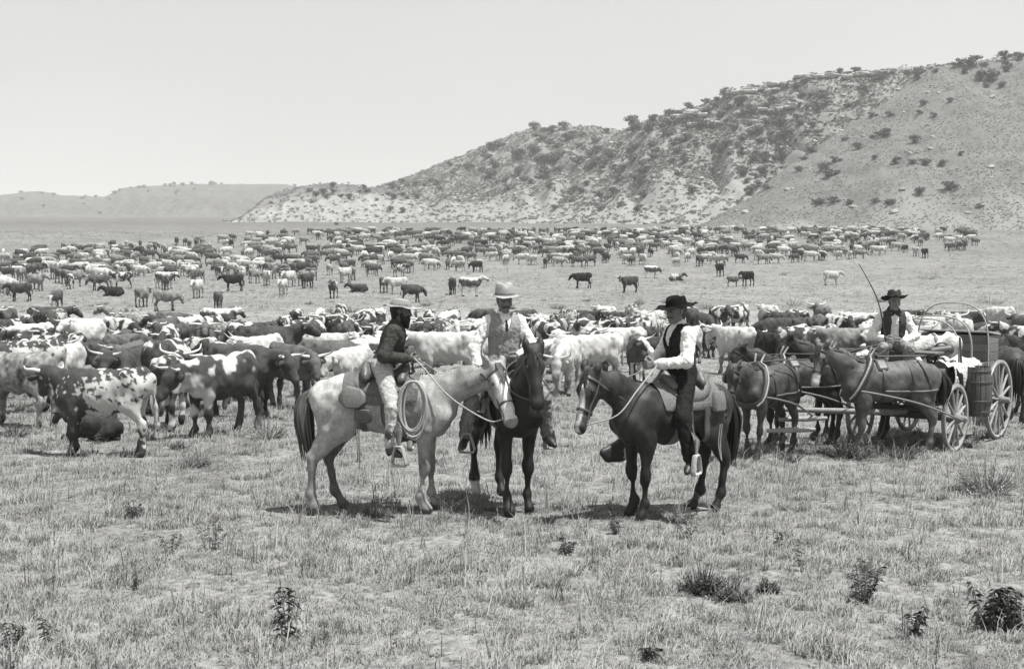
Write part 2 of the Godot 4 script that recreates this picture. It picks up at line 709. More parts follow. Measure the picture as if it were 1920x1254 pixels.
func add_mane(parent: Node3D, o: Dictionary, bones: Array, col: Color, falls := 1.0, length := 0.22) -> void:
	var s := Shape.new()
	var poll: Vector3 = o.poll
	var base := Vector3(0.34, 1.40, 0)
	var mid: Vector3 = (Vector3(0.52, 1.26, 0) + poll) / 2.0 + Vector3(0, 0.13 + o.get("arch", 0.03), 0)
	var line := curve([base, mid, poll + Vector3(0, 0.05, 0)], 16)
	var nside := (poll - Vector3(0.5, 1.2, 0)).cross(Vector3.UP).normalized()
	for k in line.size() - 1:
		for m in 6:
			var c0: Vector3 = line[k].lerp(line[k + 1], rng.randf())
			var inside: Vector3 = c0 - Vector3(0, 0.10, 0)
			var side := nside * falls
			var l := length * rng.randf_range(0.6, 1.15)
			var p0 := surface_from(bones, 0.022, inside, (Vector3.UP + side * rng.randf_range(-0.25, 0.25)).normalized(), 0.3)
			var p1 := surface_from(bones, 0.022, inside, (Vector3.UP * 0.8 + side * 0.7).normalized(), 0.3) + side * 0.006
			var p2 := surface_from(bones, 0.022, inside + Vector3(0, -0.03, 0), (side + Vector3(0, 0.1, 0)).normalized(), 0.3) + side * 0.010
			var p3: Vector3 = p2 + Vector3(rng.randf_range(-0.05, 0.02), -l * 0.6, 0) + side * 0.015
			var pts := [p0, p1, p2, p3] if length > 0.1 else [p0, p0.lerp(p1, 0.5), p1]
			s.tube(curve(pts, 3), [0.006, 0.009, 0.010, 0.011, 0.011, 0.010, 0.009, 0.007, 0.005, 0.002], 4, col * rng.randf_range(0.7, 1.4))
	var f := horse_head(o)
	for m in 16:      # forelock
		var p := head_at(f, -0.03, 0.085, rng.randf_range(-0.03, 0.03))
		var e := head_at(f, rng.randf_range(0.12, 0.22), 0.105, rng.randf_range(-0.05, 0.05))
		s.tube([p, p.lerp(e, 0.5) + f.v * 0.02, e], [0.008, 0.010, 0.002], 5, col * rng.randf_range(0.7, 1.3))
	obj("mane", s, M.hair, parent)


func add_eyes(parent: Node3D, f: Dictionary, t := 0.165, v := 0.036, w := 0.082, r := 0.022) -> void:
	for s in [-1.0, 1.0]:
		var e := Shape.new()
		e.lathe([Vector2(0.0005, r), Vector2(r * 0.7, r * 0.7), Vector2(r, 0), Vector2(r * 0.7, -r * 0.7), Vector2(0.0005, -r)], 10, grey(0.012), Transform3D(Basis(), head_at(f, t, v, s * w)))
		obj("eye", e, M.gloss, parent)


# a strap right round a body: points where rays from the centre leave it
func strap_ring(bones: Array, k: float, centre: Vector3, axis: Vector3, width: float, off: float, col: Color, steps := 28, from := 0.0, upto := TAU) -> Shape:
	var up := Vector3.UP if absf(axis.y) < 0.8 else Vector3.RIGHT
	var e := (up - axis * up.dot(axis)).normalized()
	var f := axis.cross(e)
	var rows := [[], [], [], []]
	for s in steps + 1:
		var ph := lerpf(from, upto, float(s) / steps)
		var dir := e * cos(ph) + f * sin(ph)
		var p := surface_from(bones, k, centre, dir)
		rows[0].append(p + dir * off * 0.1 - axis * width / 2)
		rows[1].append(p + dir * off - axis * width * 0.45)
		rows[2].append(p + dir * off + axis * width * 0.45)
		rows[3].append(p + dir * off * 0.1 + axis * width / 2)
	var sh := Shape.new()
	sh.sheet(rows, col)
	return sh


# a strap that runs over the skin between points on either side of a centre line
func skin_line(bones: Array, k: float, pts: Array, off: float, steps := 6) -> Array:
	var out := []
	for p in curve(pts, steps):
		var inside := Vector3(p.x, p.y, p.z * 0.1)
		var d: Vector3 = (p - inside)
		if d.length() < 0.01:
			d = Vector3.UP
		out.append(surface_from(bones, k, inside, d.normalized(), 0.6) + d.normalized() * off)
	return out


func bridle(parent: Node3D, f: Dictionary, bones: Array, col: Color, blinkers := false) -> Node3D:
	var br := Shape.new()
	var k := 0.02
	br.add(strap_ring(bones, k, head_at(f, 0.36, -0.03, 0), f.h, 0.028, 0.012, col, 20))                    # noseband
	br.add(strap_ring(bones, k, head_at(f, 0.055, -0.03, 0), (f.h + f.v * 0.1).normalized(), 0.026, 0.012, col, 22))   # browband and throat latch
	for s in [-1.0, 1.0]:
		var line := []
		for q in 7:
			var t := lerpf(0.0, 0.47, q / 6.0)
			var c0 := head_at(f, t, -0.03, 0)
			line.append(surface_from(bones, k, c0, f.w * s, 0.3) + f.w * s * 0.006)
		br.tube(line, [0.013], 6, col, f.w, 0.5)
		br.lathe([Vector2(0.018, 0.005), Vector2(0.026, 0.0), Vector2(0.018, -0.005)], 12, grey(0.35), Transform3D(Basis(f.h, f.w, f.v), head_at(f, 0.475, -0.05, s * 0.062)))
		if blinkers:
			var c1: Vector3 = head_at(f, 0.15, 0.02, s * 0.125)
			br.box(Transform3D(Basis(f.h, f.v, f.w), c1), Vector3(0.12, 0.10, 0.008), col, 0.003)
	return obj("bridle", br, M.leather, parent)


# muscle and bone under the skin
static func relief(sh: Shape, amount: float) -> void:
	var nz := FastNoiseLite.new()
	nz.seed = 12
	nz.frequency = 4.2
	nz.fractal_octaves = 2
	for k in sh.v.size():
		var q := sh.v[k]
		var rib := sin(q.x * 62.0 + q.y * 14.0) * 0.22 * smoothstep(0.30, 0.22, absf(q.x + 0.02)) * smoothstep(0.85, 0.95, q.y) * smoothstep(1.25, 1.15, q.y)
		sh.v[k] += sh.n[k] * amount * (nz.get_noise_3d(q.x, q.y * 0.8, q.z * 0.7) * 1.5 + rib)
	sh.smooth(0)


func make_horse(called: String, label: String, category: String, at: Vector3, heading: float, o: Dictionary, group := "") -> Dictionary:
	var t := thing(called, label, category, at, heading, group)
	var size: float = o.get("size", 1.0)
	t.scale = Vector3.ONE * size
	var bones := horse_bones(o)
	var sh := body(bones, o.get("cell", 0.022), 0.022)
	relief(sh, 0.015)
	sh.paint(o.paint)
	obj("body", sh, M.coat, t)
	var f := horse_head(o)
	add_eyes(t, f)
	add_tail(t, o.get("tail_length", 0.75), o.hair, o.get("sway", Vector3.ZERO))
	add_mane(t, o, bones, o.hair, o.get("falls", 1.0), o.get("mane_length", 0.2))
	return {"node": t, "bones": bones, "head": f}


# ---------------------------------------------------------------- cattle
static func cow_bones(o: Dictionary) -> Array:
	var b := []
	var fat: float = o.get("fat", 1.0)
	b.append(bone(Vector3(0.40, 0.92, 0), Vector3(-0.02, 0.90, 0), 0.29 * fat, 0.335 * fat, 0.76))
	b.append(bone(Vector3(-0.02, 0.90, 0), Vector3(-0.46, 0.98, 0), 0.335 * fat, 0.265, 0.82))
	b.append(bone(Vector3(0.38, 1.16, 0), Vector3(-0.05, 1.12, 0), 0.10, 0.11, 0.9))
	b.append(bone(Vector3(-0.05, 1.12, 0), Vector3(-0.66, 1.19, 0), 0.11, 0.09, 1.2))
	b.append(bone(Vector3(-0.46, 1.18, -0.17), Vector3(-0.46, 1.18, 0.17), 0.07, 0.07))
	b.append(bone(Vector3(-0.50, 1.02, 0), Vector3(-0.68, 1.02, 0), 0.20, 0.15, 1.0))
	b.append(bone(Vector3(0.58, 0.84, 0), Vector3(0.45, 0.70, 0), 0.15, 0.13, 0.75))
	var poll: Vector3 = o.poll
	var nside := (poll - Vector3(0.5, 1.0, 0)).cross(Vector3.UP)
	nside = nside.normalized() if nside.length() > 0.1 else Vector3.BACK
	b.append(bone(Vector3(0.46, 1.02, 0), (Vector3(0.55, 1.05, 0) + poll) / 2.0, 0.21, 0.16, 0.62, nside))
	b.append(bone((Vector3(0.55, 1.05, 0) + poll) / 2.0, poll, 0.16, 0.105, 0.7, nside))
	b.append(bone(Vector3(0.60, 0.80, 0), (Vector3(0.6, 0.8, 0) + poll + Vector3(0, -0.3, 0)) / 2.0, 0.09, 0.06, 0.35, nside))
	var f := horse_head(o)
	var w: Vector3 = f.w
	b.append(bone(head_at(f, -0.01, 0, 0), head_at(f, 0.16, 0.0, 0), 0.105, 0.105, 0.95, w))
	b.append(bone(head_at(f, 0.14, -0.02, 0), head_at(f, 0.40, -0.01, 0), 0.105, 0.075, 0.85, w))
	b.append(bone(head_at(f, 0.40, -0.01, 0), head_at(f, 0.50, -0.02, 0), 0.078, 0.072, 1.0, w))
	b.append(bone(head_at(f, 0.15, -0.10, 0), head_at(f, 0.40, -0.07, 0), 0.07, 0.04, 0.7, w))
	for s in [-1.0, 1.0]:
		b.append(bone(head_at(f, 0.15, 0.045, s * 0.085), head_at(f, 0.18, 0.04, s * 0.085), 0.03, 0.025))
		var e0 := head_at(f, 0.03, -0.02, s * 0.10)
		var e1: Vector3 = e0 + f.w * s * 0.13 + Vector3(0, -0.02, 0) - f.v * 0.02
		b.append(bone(e0, e1, 0.03, 0.045, 0.5, f.v))
		b.append(bone(e1, e1 + f.w * s * 0.06 + Vector3(0, -0.02, 0), 0.043, 0.015, 0.5, f.v))
	var sw: Array = o.get("legs", [0, 0, 0, 0])
	for k in 4:
		var s := -1.0 if k % 2 == 0 else 1.0
		var tn := tan(deg_to_rad(sw[k]))
		if k < 2:
			var g := func(x: float, y: float, z: float) -> Vector3: return Vector3(x + maxf(0.0, 0.78 - y) * tn, y, z * s)
			b.append(bone(Vector3(0.34, 1.08, s * 0.12), Vector3(0.48, 0.84, s * 0.17), 0.12, 0.14, 0.6))
			b.append(bone(Vector3(0.44, 0.82, s * 0.16), g.call(0.40, 0.66, 0.15), 0.13, 0.10, 0.75))
			b.append(bone(g.call(0.40, 0.66, 0.15), g.call(0.43, 0.40, 0.13), 0.095, 0.055, 0.85))
			b.append(bone(g.call(0.435, 0.38, 0.13), g.call(0.43, 0.35, 0.13), 0.056, 0.05))
			b.append(bone(g.call(0.43, 0.35, 0.13), g.call(0.425, 0.14, 0.13), 0.04, 0.04))
			b.append(bone(g.call(0.42, 0.13, 0.13), g.call(0.45, 0.08, 0.13), 0.047, 0.045))
			b.append(bone(g.call(0.455, 0.055, 0.13), g.call(0.475, 0.04, 0.13), 0.05, 0.052))
		else:
			var g := func(x: float, y: float, z: float) -> Vector3: return Vector3(x + maxf(0.0, 0.75 - y) * tn, y, z * s)
			b.append(bone(Vector3(-0.52, 1.04, s * 0.14), Vector3(-0.46, 0.76, s * 0.17), 0.17, 0.13, 0.6))
			b.append(bone(Vector3(-0.64, 1.0, s * 0.12), Vector3(-0.58, 0.74, s * 0.14), 0.12, 0.09, 0.7))
			b.append(bone(g.call(-0.48, 0.74, 0.16), g.call(-0.66, 0.48, 0.14), 0.12, 0.05, 0.75))
			b.append(bone(g.call(-0.68, 0.48, 0.14), g.call(-0.675, 0.42, 0.14), 0.056, 0.05, 0.85))
			b.append(bone(g.call(-0.675, 0.42, 0.14), g.call(-0.655, 0.15, 0.14), 0.044, 0.041))
			b.append(bone(g.call(-0.655, 0.14, 0.14), g.call(-0.63, 0.08, 0.14), 0.047, 0.045))
			b.append(bone(g.call(-0.625, 0.055, 0.14), g.call(-0.605, 0.04, 0.14), 0.05, 0.052))
	# tail
	b.append(bone(Vector3(-0.70, 1.22, 0), Vector3(-0.82, 1.12, 0.0), 0.045, 0.032))
	b.append(bone(Vector3(-0.82, 1.12, 0), Vector3(-0.86, 0.72, 0.01), 0.030, 0.022))
	b.append(bone(Vector3(-0.86, 0.72, 0.01), Vector3(-0.86, 0.50, 0.015), 0.03, 0.035))
	if o.get("udder", false):
		b.append(bone(Vector3(-0.34, 0.66, 0), Vector3(-0.42, 0.66, 0), 0.11, 0.11))
	return b


static func lying_bones(o: Dictionary) -> Array:
	var b := []
	b.append(bone(Vector3(0.40, 0.36, 0), Vector3(-0.02, 0.33, 0), 0.27, 0.31, 0.85))
	b.append(bone(Vector3(-0.02, 0.33, 0), Vector3(-0.46, 0.36, 0), 0.31, 0.27, 0.9))
	b.append(bone(Vector3(0.38, 0.60, 0), Vector3(-0.60, 0.60, 0), 0.09, 0.09, 1.0))
	b.append(bone(Vector3(-0.50, 0.36, 0), Vector3(-0.66, 0.30, 0), 0.24, 0.18, 1.1))
	var poll: Vector3 = o.poll
	b.append(bone(Vector3(0.46, 0.46, 0), (Vector3(0.55, 0.5, 0) + poll) / 2.0, 0.2, 0.15, 0.65))
	b.append(bone((Vector3(0.55, 0.5, 0) + poll) / 2.0, poll, 0.15, 0.105, 0.7))
	var f := horse_head(o)
	b.append(bone(head_at(f, -0.01, 0, 0), head_at(f, 0.16, 0.0, 0), 0.105, 0.105, 0.95, f.w))
	b.append(bone(head_at(f, 0.14, -0.02, 0), head_at(f, 0.40, -0.01, 0), 0.105, 0.075, 0.85, f.w))
	b.append(bone(head_at(f, 0.40, -0.01, 0), head_at(f, 0.50, -0.02, 0), 0.078, 0.072, 1.0, f.w))
	for s in [-1.0, 1.0]:
		var e0 := head_at(f, 0.03, -0.02, s * 0.10)
		b.append(bone(e0, e0 + f.w * s * 0.17, 0.03, 0.03, 0.5, f.v))
		b.append(bone(Vector3(0.45, 0.2, s * 0.2), Vector3(0.72, 0.08, s * 0.24), 0.10, 0.06))
		b.append(bone(Vector3(0.72, 0.08, s * 0.24), Vector3(0.45, 0.05, s * 0.2), 0.055, 0.045))
		b.append(bone(Vector3(-0.55, 0.25, s * 0.24), Vector3(-0.30, 0.12, s * 0.34), 0.17, 0.10))
		b.append(bone(Vector3(-0.30, 0.12, s * 0.34), Vector3(-0.55, 0.06, s * 0.36), 0.07, 0.05))
	return b


static func horn_shape(f: Dictionary, s: float, spread: float, lift: float, sides := 7) -> Shape:
	var sh := Shape.new()
	var p0 := head_at(f, -0.03, 0.02, s * 0.07)
	var up := Vector3.UP
	var fwd: Vector3 = Vector3(f.h.x, 0, f.h.z).normalized()
	var p1: Vector3 = p0 + f.w * s * spread * 0.5 + up * 0.03
	var p2: Vector3 = p0 + f.w * s * spread * 0.9 + up * lift * 0.45 + fwd * 0.10
	var p3: Vector3 = p0 + f.w * s * spread * 0.98 + up * lift + fwd * 0.20
	var steps := 3 if sides > 5 else 1
	var pts := curve([p0, p1, p2, p3], steps)
	var r := []
	for k in pts.size():
		r.append(lerpf(0.034, 0.007, pow(float(k) / (pts.size() - 1), 1.2)))
	sh.tube(pts, r, sides, grey(0.55), Vector3.ZERO, 1.0, grey(0.42))
	return sh
# ---------------------------------------------------------------- the land
# height of the valley floor by distance, and the ridges that close it
const FLOOR_AT := [0.0, 8.4, 13.9, 18.8, 24.0, 32.0, 42.0, 52.0, 60.0, 64.0, 67.5, 75.0, 93.0, 125.0, 160.0, 195.0, 232.0, 300.0, 420.0, 700.0, 1150.0, 1600.0, 4500.0]
const FLOOR_Y := [0.10, 0.06, 0.0, -0.15, -0.32, -0.56, -0.76, -0.86, -0.84, -0.66, -0.30, -0.26, -0.20, 0.35, 1.45, 3.6, 6.4, 9.3, 13.4, 23.0, 38.6, 46.0, 60.0]
var floor_table := PackedFloat32Array()
var rough := FastNoiseLite.new()
var patchy := FastNoiseLite.new()
var gully := FastNoiseLite.new()
var ridges := []


static func elevation(y: float) -> float:
	return tan(atan((627.0 - y) / FOCAL) - deg_to_rad(DIP))


static func table(at: Array, val: Array, x: float) -> float:
	if x <= at[0] or val.size() == 1:
		return val[0]
	for k in range(1, at.size()):
		if x < at[k]:
			return lerpf(val[k - 1], val[k], (x - at[k - 1]) / (at[k] - at[k - 1]))
	return val[val.size() - 1]


# a ridge: along it (bearing), how high its crest stands, how far crest and foot are
func ridge(bearing: Array, crest_y: Array, crest_at: Array, foot_at: Array, steep: float, rock: float, name_: String) -> void:
	var r := {"steep": steep, "rock": rock, "name": name_, "h": PackedFloat32Array(), "s": PackedFloat32Array(), "f": PackedFloat32Array()}
	for k in 401:
		var u := -1200.0 + k * 11.0
		var cs := table(bearing, crest_at, u)
		r.s.append(cs)
		r.f.append(table(bearing, foot_at, u))
		r.h.append(EYE + elevation(table(bearing, crest_y, u)) * cs)
	ridges.append(r)


func make_ridges() -> void:
	ridge([-1200, -400, 0, 60, 110, 200, 232, 350, 540, 565, 700, 900, 1300], [352, 360, 366, 358, 366, 369, 352, 345, 345, 352, 362, 372, 390], [1500], [720], 1.9, 0.2, "mesa")
	ridge([380, 430, 470, 500, 540, 570, 620, 660, 700, 740, 800, 900, 1000, 1200], [440, 424, 402, 376, 357, 350, 345, 346, 352, 362, 372, 392, 420, 440], [520], [440, 440, 440, 440, 440, 430, 430, 440, 440, 440, 440, 440, 440, 440], 1.15, 1.0, "badland")
	ridge([560, 640, 700, 730, 800, 850, 900, 950, 1000, 1060, 1110, 1160, 1230, 1400], [440, 372, 350, 342, 320, 300, 277, 257, 241, 238, 236, 242, 262, 330], [640, 640, 640, 640, 640, 640, 630, 620, 610, 600, 590, 580, 560, 520], [450, 450, 440, 430, 425, 420, 415, 410, 405, 400, 395, 390, 380, 370], 1.1, 0.55, "hill")
	ridge([880, 960, 1080, 1160, 1200, 1270, 1340, 1362, 1450, 1500, 1560, 1640, 1740, 1860, 1920, 2300, 3200], [440, 390, 312, 248, 227, 206, 188, 168, 161, 141, 135, 132, 124, 111, 107, 96, 100], [520, 515, 510, 505, 500, 495, 490, 485, 480, 480, 475, 475, 470, 470, 465, 460, 460], [400, 390, 380, 370, 360, 350, 345, 345, 340, 340, 340, 335, 330, 330, 330, 330, 330], 1.2, 0.6, "bluff")
	ridge([1240, 1300, 1340, 1400, 1450, 1500, 1580, 1650, 1700, 1740, 1800, 1860, 1920, 2300, 3200], [450, 428, 410, 376, 336, 296, 240, 190, 155, 132, 116, 112, 110, 100, 110], [340, 345, 350, 360, 370, 380, 395, 410, 420, 425, 425, 425, 420, 410, 400], [325, 315, 312, 306, 300, 298, 295, 290, 288, 286, 285, 285, 285, 280, 280], 1.05, 0.25, "spur")


# height; what: filled with the ridge that shows there and how far up it the point lies
var what := {}

func ground(x: float, z: float) -> float:
	var d := maxf(-z, 0.0)
	var k := clampf(d, 0.0, 4498.0)
	var i0 := int(k)
	var y := lerpf(floor_table[i0], floor_table[i0 + 1], k - i0)
	var small := rough.get_noise_2d(x * 0.35, z * 0.35) * 0.05 + rough.get_noise_2d(x * 0.06, z * 0.06) * 0.16 * smoothstep(20.0, 60.0, d)
	y += small * smoothstep(3.0, 9.0, d)
	if d > 60.0 and d < 70.0:
		y += rough.get_noise_2d(x * 0.2 + 40.0, 3.0) * 0.15
	if d > 110.0:
		y += rough.get_noise_2d(x * 0.012, z * 0.012) * smoothstep(110.0, 260.0, d) * 0.8
	what.name = ""
	what.s = 0.0
	if d > 270.0:
		var u := 960.0 + FOCAL * x / d
		var warp := gully.get_noise_2d(x * 0.010, z * 0.010)
		var fine := rough.get_noise_2d(x * 0.09, z * 0.09)
		var ku := clampf((u + warp * 26.0 + 1200.0) / 11.0, 0.0, 399.0)
		var j := int(ku)
		var fr := ku - j
		for r in ridges:
			var f: float = lerpf(r.f[j], r.f[j + 1], fr) + warp * 14.0
			if d < f:
				continue
			var cs: float = lerpf(r.s[j], r.s[j + 1], fr)
			var hh: float = lerpf(r.h[j], r.h[j + 1], fr)
			var base := lerpf(floor_table[int(f)], floor_table[int(f) + 1], 0.5)
			if hh <= base:
				continue
			var s := (d - f) / (cs - f)
			var h := 0.0
			if s < 1.0:
				var g := absf(gully.get_noise_2d(x * 0.030, z * 0.007 + 9.0))
				h = lerpf(base, hh, pow(s, r.steep)) - (0.12 - g * 0.55) * (0.35 if r.name == "spur" else 1.0) * (hh - base) * s * (1.0 - s) * 1.7
				h += fine * r.rock * (0.4 + s) * 1.4
				if r.name == "badland" or (r.name == "hill" and s < 0.35):
					h += absf(gully.get_noise_2d(x * 0.09, z * 0.02)) * 3.0 * r.rock * sin(PI * clampf(s, 0.0, 1.0))
				if r.name == "bluff":      # rock bands step the slope
					var band := fposmod(s * 7.0 + warp * 0.6, 1.0)
					h += (smoothstep(0.0, 0.25, band) - band) * 0.035 * (hh - base) * smoothstep(0.25, 0.6, s)
			else:
				h = hh - (d - cs) * 0.10 + fine * 0.6
			if h > y:
				y = h
				what.name = r.name
				what.s = s
	return y


func ground_color(x: float, z: float, y: float) -> Color:
	var d := -z
	var p := patchy.get_noise_2d(x * 0.9, z * 0.9) * 0.5 + patchy.get_noise_2d(x * 0.12, z * 0.12)
	var v := 0.245 + p * 0.06
	if d > 61.0 and d < 69.0:      # the bare cut bank
		v = lerpf(v, 0.30 + p * 0.08, smoothstep(61.0, 64.0, d) * smoothstep(69.0, 67.0, d))
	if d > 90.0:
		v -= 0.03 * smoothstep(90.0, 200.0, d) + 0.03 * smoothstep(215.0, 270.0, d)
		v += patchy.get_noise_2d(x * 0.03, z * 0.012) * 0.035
	if d > 270.0:
		var g := patchy.get_noise_2d(x * 0.6, z * 0.6) * 0.9 + patchy.get_noise_2d(x * 0.2, z * 0.2) * 0.5 + patchy.get_noise_2d(x * 0.06, z * 0.06) * 0.8
		match what.name:
			"mesa":
				v = lerpf(0.16, 0.115, smoothstep(0.2, 0.7, what.s)) + g * 0.05
			"badland":
				v = 0.30 + g * 0.12
				v = lerpf(v, 0.14, smoothstep(0.62, 0.9, what.s + g * 0.3))
			"hill":
				v = 0.195 + g * 0.08
				v = lerpf(v, 0.29, smoothstep(0.34, 0.16, what.s + g * 0.25))
			"bluff":
				v = 0.215 + g * 0.10
				var pale := smoothstep(0.40, 0.18, what.s + g * 0.35) * smoothstep(1650.0, 1350.0, 960.0 + FOCAL * x / d)
				v = lerpf(v, 0.30, pale)
				v = lerpf(v, 0.30, 0.5 * smoothstep(0.25, 0.5, gully.get_noise_2d(x * 0.05, y * 0.4)))
			"spur":
				v = 0.165 + g * 0.05
				v = lerpf(v, 0.26, 0.8 * smoothstep(0.1, 0.5, gully.get_noise_2d(x * 0.03, z * 0.012) + 0.25 - what.s))
			_:
				v = 0.19 + g * 0.03
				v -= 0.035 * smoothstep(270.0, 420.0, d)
	v = clampf(v, 0.03, 0.6)
	return grey(v)


func make_terrain() -> void:
	rough.seed = 11
	rough.frequency = 1.0
	rough.fractal_octaves = 4
	patchy.seed = 23
	patchy.frequency = 1.0
	patchy.fractal_octaves = 3
	gully.seed = 5
	gully.frequency = 1.0
	gully.fractal_octaves = 3
	for k in 4502:
		floor_table.append(table(FLOOR_AT, FLOOR_Y, float(k)))
	for pass_ in 3:
		var t := floor_table.duplicate()
		for k in range(1, 4500):
			var w := 1 if k < 80 else 6 if k < 250 else 12
			w = mini(w, mini(k, 4501 - k))
			if k >= 58 and k <= 70:
				w = 0
			floor_table[k] = (t[k - w] + t[k] * 2.0 + t[k + w]) / 4.0
	make_ridges()
	var cols := []
	for k in 9:
		cols.append(-6.0 + k * 0.6)
	for k in 12:
		cols.append(-0.98 + k * 0.0415)
	var nfine := 500
	for k in nfine + 1:
		cols.append(-0.475 + 0.95 * k / nfine)
	for k in 12:
		cols.append(0.52 + k * 0.0415)
	for k in 9:
		cols.append(1.2 + k * 0.6)
	var rows := []
	var d := 2.0
	while d < 62.0:
		rows.append(d)
		d *= 1.036
	d = 62.0
	while d < 71.0:
		rows.append(d)
		d += 0.4
	while d < 270.0:
		rows.append(d)
		d += 0.9 + d * 0.012
	var split := rows.size()
	d = 270.0
	while d < 660.0:
		rows.append(d)
		d += 1.25
	while d < 710.0:
		rows.append(d)
		d += 12.0
	while d < 1520.0:
		rows.append(d)
		d += 6.5
	while d < 4490.0:
		rows.append(d)
		d *= 1.12
	var spans := [[0, split], [split, rows.size() - 1]]
	for part in 2:
		var s := Shape.new()
		var from: int = spans[part][0]
		var upto: int = spans[part][1]
		var w := cols.size()
		for r in range(from, upto + 1):
			var z: float = -rows[r]
			for c in cols:
				var x: float = c * rows[r]
				var y := ground(x, z)
				s.v.append(Vector3(x, y, z))
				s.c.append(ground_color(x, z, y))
		s.n.resize(s.v.size())
		for r in upto - from:
			for k in w - 1:
				var a := r * w + k
				s.i.append_array([a, a + w, a + 1, a + 1, a + w, a + w + 1])
		s.smooth(0)
		var o := obj("ground" if part == 0 else "hills", s, M.earth, null)
		tag(o, "dry grass plain dipping to a creek bed and rising beyond" if part == 0 else "scrub covered bluffs and pale eroded slopes closing the valley", "", "", "structure")
	# the land behind the camera
	var b := Shape.new()
	b.quad(Vector3(-3000, 0.1, -2.0), Vector3(3000, 0.1, -2.0), Vector3(3000, 0.1, 3000), Vector3(-3000, 0.1, 3000), grey(0.235), Vector3.UP)
	tag(obj("ground", b, M.earth, null), "dry grass plain behind the viewpoint", "", "", "structure")


# a spot on the land: across (in pixels of a picture 1920 wide) and how far off
func spot(u: float, d: float) -> Vector3:
	var depth := d * cos(deg_to_rad(DIP)) + 2.0 * sin(deg_to_rad(DIP))
	var x := (u - 960.0) / FOCAL * depth
	return Vector3(x, ground(x, -d), -d)
# ---------------------------------------------------------------- people
# j: joints in the person's own axes (x forward, y up, z right), origin between the sitting bones
func joints(o: Dictionary) -> Dictionary:
	var j := o.duplicate()
	var t := Basis(Vector3.UP, deg_to_rad(o.get("twist", 0.0))) * Basis(Vector3.BACK, -deg_to_rad(o.get("lean", 0.0))) * Basis(Vector3.RIGHT, deg_to_rad(o.get("tilt", 0.0)))
	j.t = t
	j.pelvis = Vector3(0, 0.06, 0)
	j.waist = t * Vector3(0.005, 0.21, 0)
	j.chest = t * Vector3(0.015, 0.40, 0)
	j.neck = t * Vector3(0.005, 0.545, 0)
	j.shoulder = [t * Vector3(0.0, 0.475, -0.175), t * Vector3(0.0, 0.475, 0.175)]
	var hb := Basis(Vector3.UP, deg_to_rad(o.get("head_turn", 0.0))) * Basis(Vector3.BACK, -deg_to_rad(o.get("head_nod", 0.0)))
	j.hb = hb
	j.head = t * Vector3(0.02, 0.60, 0) + hb * Vector3(0.02, 0.10, 0)
	return j


static func finger_chain(b: Array, p: Vector3, d: Vector3, palm: Vector3, curl: float, lens: Array, r0: float) -> void:
	var axis := d.cross(palm).normalized()
	var at := p
	var dir := d
	for s in 3:
		dir = dir.rotated(axis, deg_to_rad(curl) * (0.8 if s == 0 else 1.0)).normalized()
		var to: Vector3 = at + dir * lens[s]
		b.append(bone(at, to, r0 - s * 0.0008, r0 - (s + 1) * 0.0008))
		at = to


# d: along the hand, palm: the way the palm looks, side: +1 where the thumb is on d x palm's side
static func hand_bones(wrist: Vector3, d: Vector3, palm: Vector3, side: float, curl: float) -> Array:
	d = d.normalized()
	palm = (palm - d * palm.dot(d)).normalized()
	var w := d.cross(palm) * side
	var b := []
	b.append(bone(wrist - d * 0.03, wrist, 0.026, 0.025, 0.8, palm))
	for k in 4:
		var off := (k - 1.5) * 0.0195
		b.append(bone(wrist + w * off * 0.6, wrist + d * 0.082 + w * off, 0.0135, 0.0115))
		var l: float = [0.82, 1.0, 1.07, 0.98][3 - k]
		finger_chain(b, wrist + d * 0.085 + w * off, d, palm, curl + (k - 1.5) * 4.0, [0.043 * l, 0.027 * l, 0.021 * l], 0.0098)
	var th0 := wrist + d * 0.02 + w * 0.028
	var th1 := th0 + (d * 0.55 + w * 0.65 + palm * 0.35).normalized() * 0.045
	b.append(bone(th0, th1, 0.015, 0.0125))
	var th2 := th1 + (d * 0.85 + w * 0.1 + palm * 0.5).normalized() * 0.033
	b.append(bone(th1, th2, 0.0115, 0.0105))
	b.append(bone(th2, th2 + (d * 0.8 - w * 0.2 + palm * 0.55).normalized() * 0.026, 0.0105, 0.009))
	return b


